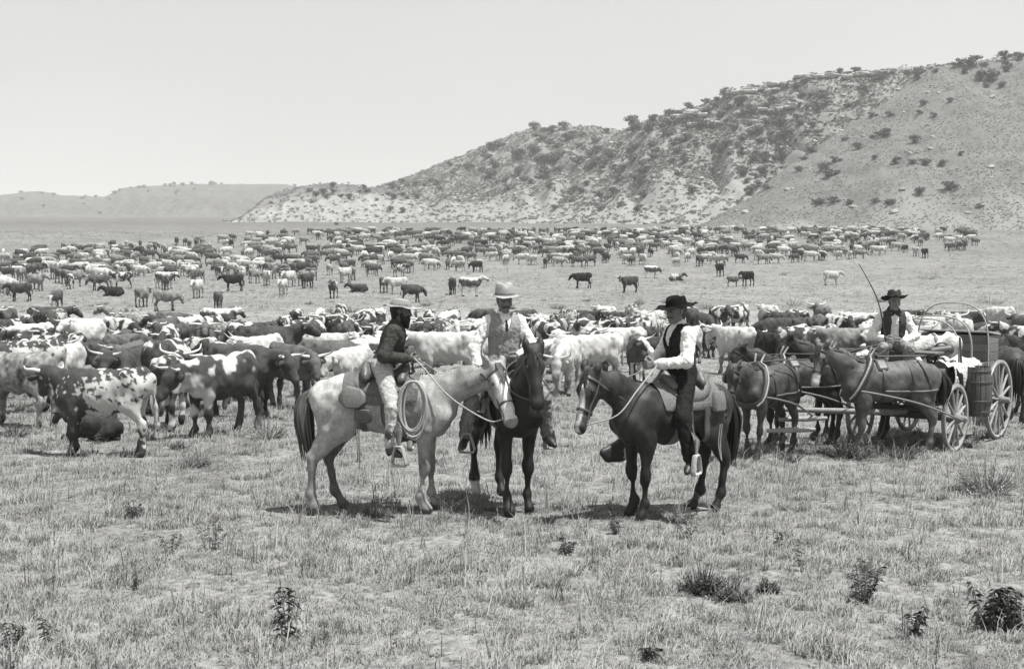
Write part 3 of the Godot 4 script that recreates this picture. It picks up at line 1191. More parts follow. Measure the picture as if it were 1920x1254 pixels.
func make_person(label: String, at: Vector3, heading: float, o: Dictionary) -> Node3D:
	var p := thing("person", label, "person", at, heading)
	p.scale = Vector3.ONE * o.get("size", 1.0)
	var j := joints(o)
	var t: Basis = j.t
	var fwd: Vector3 = t.x
	var side: Vector3 = t.z
	# ---- the body: trunk, limbs, head, hands
	var core := []
	core.append(bone(j.pelvis, j.waist, 0.11, 0.10, 0.8, fwd))
	core.append(bone(j.waist, j.chest, 0.10, 0.13, 0.75, fwd))
	core.append(bone(j.chest, j.neck - t.y * 0.04, 0.12, 0.06, 0.8, fwd))
	core.append(bone(j.neck - t.y * 0.05, j.head - j.hb.y * 0.08 - j.hb.x * 0.015, 0.056, 0.05))
	for s in 2:
		core.append(bone(j.shoulder[s], j.elbow[s], 0.045, 0.036))
		core.append(bone(j.elbow[s], j.wrist[s], 0.036, 0.024))
		core.append(bone(j.hip[s], j.knee[s], 0.07, 0.05))
		core.append(bone(j.knee[s], j.ankle[s], 0.048, 0.034))
	var sh := body(core, 0.018, 0.014)
	sh.paint(func(_v, _n): return grey(o.skin))
	var h: Basis = j.hb
	var hc: Vector3 = j.head
	var hp := func(x: float, y: float, z: float) -> Vector3: return hc + h * Vector3(x, y, z)
	var hd := []
	hd.append(bone(hp.call(-0.025, 0.035, 0), hp.call(0.02, 0.04, 0), 0.086, 0.082, 0.86, h.z))
	hd.append(bone(hp.call(0.025, 0.0, 0), hp.call(0.045, -0.075, 0), 0.068, 0.046, 0.92, h.z))
	hd.append(bone(hp.call(0.07, -0.098, -0.012), hp.call(0.07, -0.098, 0.012), 0.022, 0.022))
	hd.append(bone(hp.call(0.082, 0.028, -0.03), hp.call(0.082, 0.028, 0.03), 0.017, 0.017))
	hd.append(bone(hp.call(0.094, 0.018, 0), hp.call(0.112, -0.028, 0), 0.011, 0.0155))
	hd.append(bone(hp.call(0.098, -0.03, -0.012), hp.call(0.098, -0.03, 0.012), 0.0105, 0.0105))
	hd.append(bone(hp.call(0.085, -0.06, -0.018), hp.call(0.085, -0.06, 0.018), 0.0125, 0.0125))
	hd.append(bone(hp.call(-0.01, -0.06, 0), hp.call(-0.035, -0.17, 0), 0.056, 0.056))
	for s in [-1.0, 1.0]:
		hd.append(bone(hp.call(0.06, -0.018, s * 0.042), hp.call(0.045, -0.03, s * 0.05), 0.024, 0.024))
		hd.append(bone(hp.call(-0.012, 0.012, s * 0.079), hp.call(-0.006, -0.022, s * 0.076), 0.021, 0.013, 0.45, h.z))
		hd.append(bone(hp.call(0.073, 0.006, s * 0.032), hp.call(0.073, 0.006, s * 0.033), 0.0125, 0.0125))
	var head := body(hd, 0.0065, 0.0075)
	head.paint(func(v: Vector3, _n):
		var q: Vector3 = (v - hc) * h
		var x: float = o.skin
		if q.x > 0.04:
			var ez: float = absf(absf(q.z) - 0.032)
			if ez < 0.013 and absf(q.y - 0.006) < 0.0065:
				x = 0.03
			elif ez < 0.022 and absf(q.y - 0.026) < 0.006:
				x *= 0.4
			elif absf(q.z) < 0.024 and absf(q.y + 0.06) < 0.006:
				x *= 0.62
		return grey(x))
	sh.add(head)
	for s in 2:
		var dir: Vector3 = j.hand[s] if j.has("hand") else (j.wrist[s] - j.elbow[s]).normalized()
		var palm: Vector3 = j.palm[s]
		# the thumb lies on the upper side of a fist that holds reins
		var w := dir.cross(palm)
		var th := 1.0 if w.dot(j.thumb[s]) > 0.0 else -1.0
		var hnd := body(hand_bones(j.wrist[s], dir, palm, th, j.curl[s]), 0.006, 0.0045)
		hnd.paint(func(_v, _n): return grey(o.skin * 1.05))
		sh.add(hnd)
	obj("body", sh, M.skin, p)
	# ---- hair on head and face
	var hair := []
	hair.append(bone(hp.call(-0.035, 0.035, 0), hp.call(-0.02, 0.05, 0), 0.089, 0.085, 0.9, h.z))
	hair.append(bone(hp.call(-0.05, 0.0, 0), hp.call(-0.055, -0.06, 0), 0.065, 0.05, 1.05, h.z))
	var cuts := [bone(hp.call(0.10, 0.0, 0), hp.call(0.10, -0.06, 0), 0.095, 0.10, 1.1, h.z)]
	var hs := body(hair, 0.009, 0.008, cuts)
	hs.paint(func(_v, _n): return grey(o.hair))
	obj("hair", hs, M.hair, p)
	if o.get("moustache", false):
		var mu := []
		for s in [-1.0, 1.0]:
			mu.append(bone(hp.call(0.101, -0.046, s * 0.006), hp.call(0.092, -0.054, s * 0.032), 0.010, 0.008))
			mu.append(bone(hp.call(0.092, -0.054, s * 0.032), hp.call(0.076, -0.072, s * 0.046), 0.008, 0.004))
		var ms := body(mu, 0.005, 0.004)
		ms.paint(func(_v, _n): return grey(o.hair))
		obj("moustache", ms, M.hair, p)
	if o.get("beard", false):
		var be := [bone(hp.call(0.06, -0.09, 0), hp.call(0.075, -0.155, 0), 0.056, 0.03, 0.95, h.z), bone(hp.call(0.092, -0.05, -0.03), hp.call(0.092, -0.05, 0.03), 0.014, 0.014)]
		for s in [-1.0, 1.0]:
			be.append(bone(hp.call(0.01, -0.03, s * 0.072), hp.call(0.05, -0.09, s * 0.045), 0.022, 0.035))
		var bs := body(be, 0.008, 0.008, [bone(hp.call(0.115, -0.028, 0), hp.call(0.115, 0.03, 0), 0.03, 0.05)])
		bs.paint(func(_v, _n): return grey(o.hair))
		obj("beard", bs, M.hair, p)
	# ---- clothes
	var fold := FastNoiseLite.new()
	fold.seed = 3
	fold.frequency = 10.0
	fold.fractal_octaves = 3
	var wrinkle := func(s: Shape, amount: float) -> Shape:
		for k in s.v.size():
			var q: Vector3 = s.v[k]
			s.v[k] += s.n[k] * amount * (fold.get_noise_3d(q.x * 1.6, q.y, q.z * 1.6) + 0.6 * absf(fold.get_noise_3d(q.x + 7.0, q.y * 2.6, q.z)))
		s.smooth(0)
		return s
	var sb := []
	sb.append(bone(j.pelvis + Vector3(0, 0.03, 0), j.waist, 0.14, 0.135, 0.8, fwd))
	sb.append(bone(j.waist, j.chest, 0.135, 0.162, 0.74, fwd))
	sb.append(bone(j.chest, j.neck - t.y * 0.08, 0.155, 0.095, 0.72, fwd))
	sb.append(bone(j.shoulder[0] - side * -0.03, j.shoulder[1] - side * 0.03, 0.068, 0.068))
	sb.append(bone(j.neck - t.y * 0.03, j.neck + t.y * 0.02, 0.068, 0.062))
	for s in 2:
		sb.append(bone(j.shoulder[s], j.elbow[s], 0.068, 0.057))
		sb.append(bone(j.elbow[s], (j.elbow[s] as Vector3).lerp(j.wrist[s], 0.8), 0.057, 0.048))
		sb.append(bone((j.elbow[s] as Vector3).lerp(j.wrist[s], 0.85), (j.elbow[s] as Vector3).lerp(j.wrist[s], 0.95), 0.040, 0.036))
	var stout: float = o.get("stout", 1.05)
	for bn in sb:
		bn[2] *= stout
		bn[3] *= stout
	var shirt: Shape = wrinkle.call(body(sb, 0.011, 0.014), 0.011)
	shirt.paint(func(_v, _n): return grey(o.shirt))
	obj("shirt", shirt, M.cloth, p)
	if o.has("vest"):
		var vb := []
		vb.append(bone(j.pelvis + Vector3(0, 0.05, 0), j.waist, 0.148, 0.15, 0.82, fwd))
		vb.append(bone(j.waist, j.chest, 0.15, 0.178, 0.76, fwd))
		vb.append(bone(j.chest, j.neck - t.y * 0.07, 0.17, 0.105, 0.74, fwd))
		vb.append(bone((j.shoulder[0] as Vector3).lerp(j.shoulder[1], 0.12), (j.shoulder[0] as Vector3).lerp(j.shoulder[1], 0.88), 0.079, 0.079))
		for bn in vb:
			bn[2] *= stout
			bn[3] *= stout
		var vc := [bone(j.neck + fwd * 0.13 + t.y * 0.06, j.chest + fwd * 0.155 - t.y * o.get("vest_v", 0.05), 0.10, 0.028)]
		vc.append(bone(j.neck + t.y * 0.01, j.neck + t.y * 0.1, 0.078, 0.09))
		if o.get("vest_open", false):
			vc.append(bone(j.chest + fwd * 0.19, j.pelvis + fwd * 0.19, 0.085, 0.115))
		for s in 2:
			vc.append(bone(j.shoulder[s] + side * (s * 2 - 1) * 0.075 + t.y * 0.05, j.shoulder[s] + side * (s * 2 - 1) * 0.085 - t.y * 0.13, 0.062, 0.06))
		var vest: Shape = wrinkle.call(body(vb, 0.012, 0.012, vc), 0.009)
		vest.paint(func(_v, _n): return grey(o.vest))
		obj("vest", vest, M.cloth, p)
	var tb := []
	tb.append(bone(j.pelvis + Vector3(0, 0.02, -0.06), j.pelvis + Vector3(0, 0.02, 0.06), 0.125, 0.125, 0.95, Vector3.RIGHT))
	tb.append(bone(j.pelvis + Vector3(0, 0.04, 0), j.waist - t.y * 0.03, 0.135, 0.132, 0.8, fwd))
	for s in 2:
		tb.append(bone(j.hip[s], j.knee[s], 0.105, 0.077))
		tb.append(bone(j.knee[s], (j.knee[s] as Vector3).lerp(j.ankle[s], 0.9), 0.076, 0.066))
	var tr: Shape = wrinkle.call(body(tb, 0.013, 0.014), 0.013)
	tr.paint(func(_v, _n): return grey(o.trousers))
	obj("trousers", tr, M.cloth, p)
	for s in 2:
		var an: Vector3 = j.ankle[s]
		var toe: Vector3 = j.toe[s]
		var d := (toe - an).normalized()
		var bb := [bone(an + Vector3(0, 0.16, 0), an, 0.058, 0.045), bone(an + Vector3(0, -0.02, 0), an.lerp(toe, 0.6) + Vector3(0, -0.025, 0), 0.046, 0.04), bone(an.lerp(toe, 0.6) + Vector3(0, -0.025, 0), toe + Vector3(0, -0.025, 0), 0.042, 0.028), bone(an - d * 0.025 + Vector3(0, -0.04, 0), an - d * 0.025 + Vector3(0, -0.075, 0), 0.033, 0.026)]
		var bo := body(bb, 0.012, 0.010)
		bo.paint(func(_v, _n): return grey(o.boots))
		obj("boot", bo, M.leather, p)
	if o.has("neckerchief"):
		var nk := Shape.new()
		var pts := []
		for k in 15:
			var ph := TAU * k / 14.0
			pts.append(j.neck + t * Vector3(cos(ph) * 0.075 + 0.005, 0.045 - cos(ph) * 0.03, sin(ph) * 0.075))
		nk.tube(pts, [0.020], 7, grey(o.neckerchief))
		var kn: Vector3 = j.neck + t * Vector3(0.09, 0.005, 0)
		for s in [-1.0, 1.0]:
			nk.tube([kn, kn + t * Vector3(0.02, -0.02, s * 0.04), kn + t * Vector3(0.015, -0.04, s * 0.085)], [0.014, 0.024, 0.016], 6, grey(o.neckerchief), t.x, 0.5)
		obj("neckerchief", nk, M.cloth, p)
	if o.has("necktie"):
		var nt := Shape.new()
		var kn: Vector3 = j.neck + t * Vector3(0.075, -0.02, 0)
		nt.tube([kn, j.chest + fwd * 0.135 + t.y * 0.06, j.chest + fwd * 0.148 - t.y * 0.02], [0.012, 0.009, 0.012], 6, grey(o.necktie), side, 1.3)
		for s in [-1.0, 1.0]:
			nt.tube([kn, kn + t * Vector3(0.0, 0.004, s * 0.035)], [0.009, 0.013], 6, grey(o.necktie))
		obj("necktie", nt, M.cloth, p)
	if o.has("belt"):
		obj("belt", strap_ring(tb + [bone(j.waist - t.y * 0.05, j.waist, 0.13, 0.13, 0.8, fwd)], 0.014, j.waist - t.y * 0.05, t.y, 0.05, 0.012, grey(o.belt), 26), M.leather, p)
	# ---- hat
	var hat: Dictionary = o.hat
	var hm := Shape.new()
	var ch: float = hat.crown
	var br: float = hat.brim
	var top: float = hat.get("pinch", 0.6)
	var pr := [Vector2(0.001, ch - 0.012), Vector2(0.045, ch - 0.006), Vector2(0.078 * lerpf(1.0, 0.85, top), ch), Vector2(0.090, ch * 0.88), Vector2(0.099, ch * 0.5), Vector2(0.104, 0.016), Vector2(0.110, 0.004), Vector2(br * 0.75, 0.002), Vector2(br - 0.004, 0.0), Vector2(br, -0.004), Vector2(br - 0.004, -0.008), Vector2(br * 0.75, -0.005), Vector2(0.106, -0.004), Vector2(0.095, -0.006), Vector2(0.09, 0.05)]
	var curl: float = hat.get("curl", 0.3)
	var droop: float = hat.get("droop", 0.0)
	var hn := FastNoiseLite.new()
	hn.seed = int(br * 1000.0)
	hn.frequency = 6.0
	hm.lathe(pr, 36, grey(hat.grey), Transform3D(h * Basis(Vector3.BACK, deg_to_rad(hat.get("tip", 0.0))) * Basis(Vector3.RIGHT, deg_to_rad(hat.get("cant", 0.0))), hc + h * Vector3(-0.008, hat.get("sits", 0.062), 0)), func(q: Vector3, _ph):
		var r := Vector2(q.x, q.z).length()
		var e := maxf(0.0, r - 0.108)
		var s := Vector2(q.x, q.z).normalized()
		q.y += e * curl * (s.y * s.y - 0.35) - e * droop * (s.x * s.x) + hn.get_noise_2d(q.x, q.z) * e * 0.35
		if r < 0.10 and q.y > ch * 0.5:
			q.y -= hat.get("crease", 0.03) * exp(-pow(q.z / 0.03, 2.0)) * smoothstep(ch * 0.5, ch, q.y)
			q.z *= 1.0 - 0.12 * top * smoothstep(-0.05, 0.1, q.x)
		q.x *= 1.12
		return q)
	var ho := obj("hat", hm, M.felt, p)
	if hat.has("band"):
		var hb := Shape.new()
		hb.lathe([Vector2(0.1025, 0.012), Vector2(0.1065, 0.014), Vector2(0.103, 0.040), Vector2(0.099, 0.042)], 30, grey(hat.band), Transform3D(h * Basis(Vector3.BACK, deg_to_rad(hat.get("tip", 0.0))) * Basis(Vector3.RIGHT, deg_to_rad(hat.get("cant", 0.0))), hc + h * Vector3(-0.008, hat.get("sits", 0.062), 0)), func(q: Vector3, _ph): return Vector3(q.x * 1.13, q.y, q.z))
		obj("hat_band", hb, M.cloth, ho)
	return p


# ---------------------------------------------------------------- tack
# leather or cloth laid over the back between x0 and x1, phi measured from straight up
func wrap_sheet(bones: Array, k: float, x0: float, x1: float, phi0: float, phi1: float, off: float, col: Color, cut := 0.0, cy := 1.10) -> Shape:
	var rows := []
	var low := []
	var nx := 9
	var np := 22
	for a in nx + 1:
		var row := []
		var row2 := []
		for q in np + 1:
			var u := float(a) / nx * 2.0 - 1.0
			var m := float(q) / np * 2.0 - 1.0
			var mid := (phi0 + phi1) / 2.0
			var half := (phi1 - phi0) / 2.0
			var ph := mid + half * m * (1.0 - cut * u * u * u * u)
			var x := (x0 + x1) / 2.0 + (x1 - x0) / 2.0 * u * (1.0 - cut * m * m * m * m)
			var d := Vector3(0, cos(ph), sin(ph))
			var c := Vector3(x, cy, 0)
			var p := surface_from(bones, k, c, d, 0.6)
			var edge := 0.35 if a == 0 or a == nx or q == 0 or q == np else 1.0
			row.append(p + d * off * edge)
			row2.append(p - d * 0.012)
		rows.append(row)
		low.append(row2)
	var s := Shape.new()
	s.sheet(rows, col)
	return s


func stirrup_shape(at: Vector3, turn: float, col: Color) -> Shape:
	var s := Shape.new()
	var b := Basis(Vector3.UP, turn)
	var pts := []
	for q in [Vector3(0, 0.03, 0.03), Vector3(0, 0.01, 0.045), Vector3(0, -0.13, 0.085), Vector3(0, -0.165, 0.07), Vector3(0, -0.17, 0.0), Vector3(0, -0.165, -0.07), Vector3(0, -0.13, -0.085), Vector3(0, 0.01, -0.045), Vector3(0, 0.03, -0.03), Vector3(0, 0.03, 0.03)]:
		pts.append(at + b * q)
	s.tube(pts, [0.013], 8, col, b.x, 2.4)
	s.tube([at + Vector3(0, 0.01, 0), at + Vector3(0, 0.20, 0)], [0.012, 0.014], 6, col * 0.6, b.z, 2.0)
	return s


func make_saddle(label: String, h: Dictionary, o: Dictionary) -> Node3D:
	var hn: Node3D = h.node
	var s := thing("saddle", label, "saddle", hn.position, rad_to_deg(hn.rotation.y))
	s.scale = hn.scale
	var bones: Array = h.bones
	var col := grey(o.get("leather", 0.06))
	var x: float = o.get("x", 0.05)
	obj("blanket", wrap_sheet(bones, 0.022, x - 0.43, x + 0.36, -1.35, 1.35, 0.022, grey(o.get("blanket", 0.2)), 0.06), M.cloth, s)
	obj("skirt", wrap_sheet(bones, 0.022, x - 0.36, x + 0.30, -1.05, 1.05, 0.040, col, 0.30), M.leather, s)
	# seat, fork and cantle from one field
	var y := surface_from(bones, 0.022, Vector3(x, 1.1, 0), Vector3.UP).y
	var sb := [bone(Vector3(x + 0.13, y + 0.02, 0), Vector3(x - 0.16, y + 0.03, 0), 0.075, 0.085, 1.5)]
	for k in 7:
		var z := (k - 3) * 0.062
		var z2 := (k - 2) * 0.062
		if k < 6:
			sb.append(bone(Vector3(x - 0.22 + z * z * 0.5, y + 0.135 - z * z * 3.2, z), Vector3(x - 0.22 + z2 * z2 * 0.5, y + 0.135 - z2 * z2 * 3.2, z2), 0.022, 0.022))
			sb.append(bone(Vector3(x - 0.19, y + 0.06 - z * z * 2.0, z), Vector3(x - 0.19, y + 0.06 - z2 * z2 * 2.0, z2), 0.03, 0.03))
	for sd in [-1.0, 1.0]:
		sb.append(bone(Vector3(x + 0.19, y + 0.09, 0), Vector3(x + 0.18, y - 0.02, sd * 0.16), 0.05, 0.045))
	var seat := body(sb, 0.016, 0.018)
	seat.paint(func(_v, _n): return col * 1.15)
	obj("seat", seat, M.leather, s)
	var hr := Shape.new()
	hr.tube([Vector3(x + 0.19, y + 0.10, 0), Vector3(x + 0.215, y + 0.175, 0)], [0.022, 0.017], 8, col)
	hr.lathe([Vector2(0.001, 0.012), Vector2(0.03, 0.010), Vector2(0.038, 0.0), Vector2(0.03, -0.012), Vector2(0.001, -0.014)], 14, col, Transform3D(Basis(Vector3.BACK, -0.35), Vector3(x + 0.218, y + 0.18, 0)))
	obj("horn", hr, M.leather, s)
	obj("cinch", strap_ring(bones, 0.022, Vector3(x + 0.16, 1.10, 0), Vector3.RIGHT, 0.11, 0.018, grey(0.2), 36, 1.0, TAU - 1.0), M.rope, s)
	if o.get("rear_cinch", true):
		obj("cinch", strap_ring(bones, 0.022, Vector3(x - 0.22, 1.10, 0), Vector3.RIGHT, 0.07, 0.018, col, 36, 1.0, TAU - 1.0), M.leather, s)
	var feet: Array = o.feet
	for k in 2:
		var sd := -1.0 if k == 0 else 1.0
		var ft: Vector3 = feet[k]
		var top := Vector3(x + 0.06, y - 0.06, sd * 0.24)
		var fe := Shape.new()
		var hang := surface_from(bones, 0.022, Vector3(x + 0.08, 1.02, 0), Vector3(0, 0, sd)) + Vector3(0, 0, sd * 0.02)
		fe.tube(curve([top, hang, ft + Vector3(-0.02, 0.30, -sd * 0.03), ft + Vector3(0, 0.16, 0)], 5), [0.06, 0.07, 0.08, 0.09, 0.095, 0.095, 0.09, 0.08, 0.07, 0.06, 0.05, 0.045, 0.04, 0.03, 0.025, 0.02], 8, col, Vector3(0, 0.05, sd), 0.14)
		obj("fender", fe, M.leather, s)
		obj("stirrup", stirrup_shape(ft + Vector3(0, 0.10, 0), o.get("stirrup_turn", [0.0, 0.0])[k], grey(o.get("stirrup", 0.35))), M.leather, s)
	return s


func strings(parent: Node3D, called: String, at: Vector3, drop: float, col: Color, many := 3) -> void:
	var s := Shape.new()
	for k in many:
		var p := at + Vector3(rng.randf_range(-0.03, 0.03), 0, 0)
		s.tube(curve([p, p + Vector3(0.01, -drop * 0.5, 0.015), p + Vector3(rng.randf_range(-0.03, 0.03), -drop * rng.randf_range(0.8, 1.0), 0.0)], 3), [0.007], 5, col)
	obj(called, s, M.leather, parent)


func rope_coil(called: String, label: String, at: Vector3, heading: float, scale_by: float, local: Vector3, col: Color, loops := 7) -> Node3D:
	var t := thing(called, label, "lasso", at, heading)
	t.scale = Vector3.ONE * scale_by
	var s := Shape.new()
	for k in loops:
		var pts := []
		var rx := 0.125 + rng.randf_range(-0.02, 0.025)
		var ry := 0.27 + rng.randf_range(-0.03, 0.035)
		var oz := rng.randf_range(-0.015, 0.03)
		var ox := rng.randf_range(-0.02, 0.02)
		for q in 25:
			var ph := TAU * q / 24.0 + PI / 2
			pts.append(local + Vector3(cos(ph) * rx + ox, (sin(ph) - 1.0) * ry, oz + 0.035 * (1.0 - sin(ph)) * 0.5 + 0.006 * sin(ph * 3.0 + k)))
		s.tube(pts, [0.0105], 6, col * rng.randf_range(0.85, 1.1))
	obj("coil", s, M.rope, t)
	return t
# ---------------------------------------------------------------- the three riders in front
func place(local: Vector3, h: Dictionary) -> Vector3:
	return (h.node as Node3D).transform * local


func rein(parent: Node3D, called: String, pts: Array, r: float, col: Color, m: Material) -> void:
	var s := Shape.new()
	s.tube(curve(pts, 6), [r], 6, col)
	obj(called, s, m, parent)


func mottled(sd: int, freq: float) -> FastNoiseLite:
	var f := FastNoiseLite.new()
	f.seed = sd
	f.frequency = freq
	f.fractal_octaves = 3
	return f


func build_riders() -> void:
	# ---- the dun horse on the left, looking right
	var nz := mottled(4, 5.0)
	var o1 := {"poll": Vector3(1.17, 1.50, 0.06), "muzzle": Vector3(1.375, 0.99, 0.42), "arch": 0.0, "cell": 0.018, "hair": grey(0.055), "legs": [2, -3, 7, -9], "size": 1.06, "ear": 0.4, "mane_length": 0.08, "tail_length": 0.72, "sway": Vector3(0.02, 0, 0.03), "falls": -1.0}
	var f1 := horse_head(o1)
	o1.paint = func(v: Vector3, _n):
		var x := 0.29 + nz.get_noise_3d(v.x, v.y, v.z) * 0.05
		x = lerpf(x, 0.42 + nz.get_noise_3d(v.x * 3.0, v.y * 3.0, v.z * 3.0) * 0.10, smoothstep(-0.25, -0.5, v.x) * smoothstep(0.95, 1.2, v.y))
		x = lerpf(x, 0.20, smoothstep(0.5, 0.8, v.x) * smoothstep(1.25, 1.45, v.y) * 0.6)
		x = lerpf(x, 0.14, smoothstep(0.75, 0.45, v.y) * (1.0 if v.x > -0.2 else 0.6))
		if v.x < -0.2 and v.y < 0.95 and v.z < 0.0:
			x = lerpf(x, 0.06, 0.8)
		var q: Vector3 = v - f1.o
		var t: float = q.dot(f1.h)
		var w: float = q.dot(f1.w)
		if t > 0.0 and v.x > 1.0 and q.dot(f1.v) > -0.02:
			x = lerpf(x, 0.66, smoothstep(0.10, 0.06, absf(w)) * smoothstep(0.02, 0.08, t))
		if t > 0.60:
			x = 0.25
		if v.y < 0.075:
			x = 0.07
		return grey(x * (1.0 + 0.35 * nz.get_noise_3d(v.x * 1.7 + 5.0, v.y * 1.2, v.z * 1.7) + 0.3 * nz.get_noise_3d(v.x * 6.0, v.y * 4.0, v.z * 6.0)))
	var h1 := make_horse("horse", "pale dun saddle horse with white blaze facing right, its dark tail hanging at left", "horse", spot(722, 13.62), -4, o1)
	h1.node.add_child(Node3D.new())
	bridle(h1.node, h1.head, h1.bones, grey(0.06))
	var feet1 := [Vector3(0.20, 0.66, -0.45), Vector3(0.23, 0.645, 0.52)]
	var s1 := make_saddle("brown leather stock saddle on the pale dun horse at left", h1, {"x": 0.02, "leather": 0.075, "blanket": 0.14, "feet": feet1, "stirrup": 0.36, "stirrup_turn": [0.0, 1.15]})
	strings(s1, "saddle_string", Vector3(-0.24, 0.92, 0.33), 0.42, grey(0.22), 3)
	# rolled flap behind the cantle
	obj("saddlebag", wrap_sheet(h1.bones, 0.022, -0.44, -0.14, 0.72, 1.50, 0.055, grey(0.13), 0.42), M.leather, s1)
	obj("saddlebag", wrap_sheet(h1.bones, 0.022, -0.28, -0.10, 1.5, 2.1, 0.05, grey(0.10), 0.12), M.leather, s1)
	var seat1 := place(Vector3(-0.02, 1.47, 0), h1)
	var p1 := make_person("bearded man in dark shirt and pale trousers riding the pale dun horse", seat1, -4, {
		"lean": 15.0, "twist": 8.0, "head_turn": 6.0, "head_nod": 4.0, "size": 1.0, "stout": 1.13, "skin": 0.09, "hair": 0.010, "beard": true, "shirt": 0.055, "trousers": 0.42, "boots": 0.05, "belt": 0.02,
		"elbow": [Vector3(0.10, 0.22, -0.25), Vector3(0.06, 0.20, 0.27)], "wrist": [Vector3(0.32, 0.17, -0.05), Vector3(0.30, 0.16, 0.08)], "palm": [Vector3(0, 0, 1), Vector3(0, 0, -1)], "thumb": [Vector3.UP, Vector3.UP], "curl": [62.0, 66.0],
		"hip": [Vector3(0.02, 0.03, -0.11), Vector3(0.02, 0.03, 0.11)], "knee": [Vector3(0.20, -0.35, -0.37), Vector3(0.17, -0.35, 0.37)], "ankle": [Vector3(0.14, -0.76, -0.42), Vector3(0.15, -0.77, 0.43)], "toe": [Vector3(0.33, -0.80, -0.46), Vector3(0.28, -0.81, 0.54)],
		"hat": {"brim": 0.17, "crown": 0.085, "grey": 0.30, "curl": 0.10, "droop": 0.1, "band": 0.30, "pinch": 0.2, "sits": 0.058, "tip": -4.0}})
	rope_coil("lasso", "coiled rope hanging from the saddle horn of the pale dun horse", h1.node.position, -4, 1.06, Vector3(0.36, 1.42, 0.36), grey(0.38), 8)
	var bit1 := head_at(h1.head, 0.48, -0.06, 0.065)
	rein(h1.node, "rein", [bit1, Vector3(1.1, 1.02, 0.30), Vector3(0.72, 1.25, 0.28), Vector3(0.42, 1.55, 0.16), Vector3(0.32, 1.63, 0.08)], 0.008, grey(0.34), M.leather)
	rein(h1.node, "rein", [head_at(h1.head, 0.48, -0.06, -0.065), Vector3(1.1, 1.1, -0.16), Vector3(0.72, 1.32, -0.2), Vector3(0.42, 1.56, -0.05), Vector3(0.32, 1.63, 0.06)], 0.008, grey(0.3), M.leather)

	# ---- the black horse in the middle, looking this way
	var o2 := {"poll": Vector3(0.98, 1.70, 0.02), "muzzle": Vector3(1.22, 1.19, 0.04), "cell": 0.018, "hair": grey(0.008), "legs": [-4, 3, 5, -3], "size": 1.07, "fat": 1.0, "mane_length": 0.2, "falls": -1.0}
	o2.paint = func(v: Vector3, _n):
		var x := 0.014 + 0.01 * smoothstep(1.2, 1.5, v.y)
		if v.y < 0.16 and v.x < -0.3 and v.z > 0.0:
			x = 0.5
		return grey(x * (1.0 + 0.5 * nz.get_noise_3d(v.x * 1.7 + 5.0, v.y * 1.2, v.z * 1.7)))
	var h2 := make_horse("horse", "black saddle horse standing head on between the other two riders", "horse", spot(946, 13.95), -72, o2)
	bridle(h2.node, h2.head, h2.bones, grey(0.05))
	var feet2 := [Vector3(0.14, 0.68, -0.46), Vector3(0.14, 0.68, 0.46)]
	make_saddle("dark saddle on the black horse in the middle", h2, {"x": 0.02, "leather": 0.05, "blanket": 0.1, "feet": feet2, "stirrup": 0.30, "stirrup_turn": [0.5, -0.5]})
	var seat2 := place(Vector3(-0.02, 1.49, 0), h2)
	make_person("man in tall pale hat, grey vest and white sleeves on the black horse", seat2, -80, {"size": 1.05, "stout": 1.07, 
		"lean": -2.0, "twist": 4.0, "head_turn": 4.0, "head_nod": 3.0, "skin": 0.13, "hair": 0.03, "moustache": true, "shirt": 0.72, "vest": 0.27, "vest_v": 0.0, "necktie": 0.03, "trousers": 0.24, "boots": 0.025,
		"elbow": [Vector3(0.06, 0.20, -0.30), Vector3(0.04, 0.20, 0.33)], "wrist": [Vector3(0.28, 0.12, -0.10), Vector3(0.16, -0.02, 0.31)], "palm": [Vector3(0, 0, 1), Vector3(0, -0.5, -1)], "thumb": [Vector3.UP, Vector3(1, 0, 0)], "curl": [64.0, 30.0],
		"hip": [Vector3(0.02, 0.03, -0.11), Vector3(0.02, 0.03, 0.11)], "knee": [Vector3(0.24, -0.33, -0.39), Vector3(0.24, -0.33, 0.39)], "ankle": [Vector3(0.12, -0.76, -0.45), Vector3(0.12, -0.76, 0.45)], "toe": [Vector3(0.30, -0.81, -0.50), Vector3(0.30, -0.81, 0.50)],
		"hat": {"brim": 0.155, "crown": 0.145, "grey": 0.36, "curl": 0.25, "band": 0.2, "pinch": 0.7, "sits": 0.058}})
	for s in [-1.0, 1.0]:
		rein(h2.node, "rein", [head_at(h2.head, 0.48, -0.06, s * 0.065), Vector3(0.85, 1.32, s * 0.20), Vector3(0.5, 1.50, s * 0.14), Vector3(0.30, 1.60, -0.08)], 0.009, grey(0.05), M.leather)

	# ---- the bay horse on the right, looking left
	var nb := mottled(8, 3.0)
	var o3 := {"poll": Vector3(1.06, 1.56, -0.02), "muzzle": Vector3(1.30, 1.02, -0.10), "arch": 0.02, "cell": 0.018, "hair": grey(0.008), "legs": [0, -3, 4, 10], "size": 1.03, "fat": 1.03, "falls": 1.0, "mane_length": 0.2}
	var f3 := horse_head(o3)
	o3.paint = func(v: Vector3, _n):
		var x := 0.024 + nb.get_noise_3d(v.x, v.y, v.z) * 0.012
		x = lerpf(x, 0.014, smoothstep(0.85, 0.6, v.y))
		var q: Vector3 = v - f3.o
		var t: float = q.dot(f3.h)
		if t > 0.02 and v.x > 1.0 and q.dot(f3.v) > 0.0:
			x = lerpf(x, 0.5, smoothstep(0.04, 0.025, absf(q.dot(f3.w))))
		elif v.x > 0.9:
			x *= 1.5
		x *= 1.0 + 0.7 * nb.get_noise_3d(v.x * 2.6 + 9.0, v.y * 2.0, v.z * 2.6) + 0.3 * nb.get_noise_3d(v.x * 9.0, v.y * 7.0, v.z * 9.0)
		return grey(x)
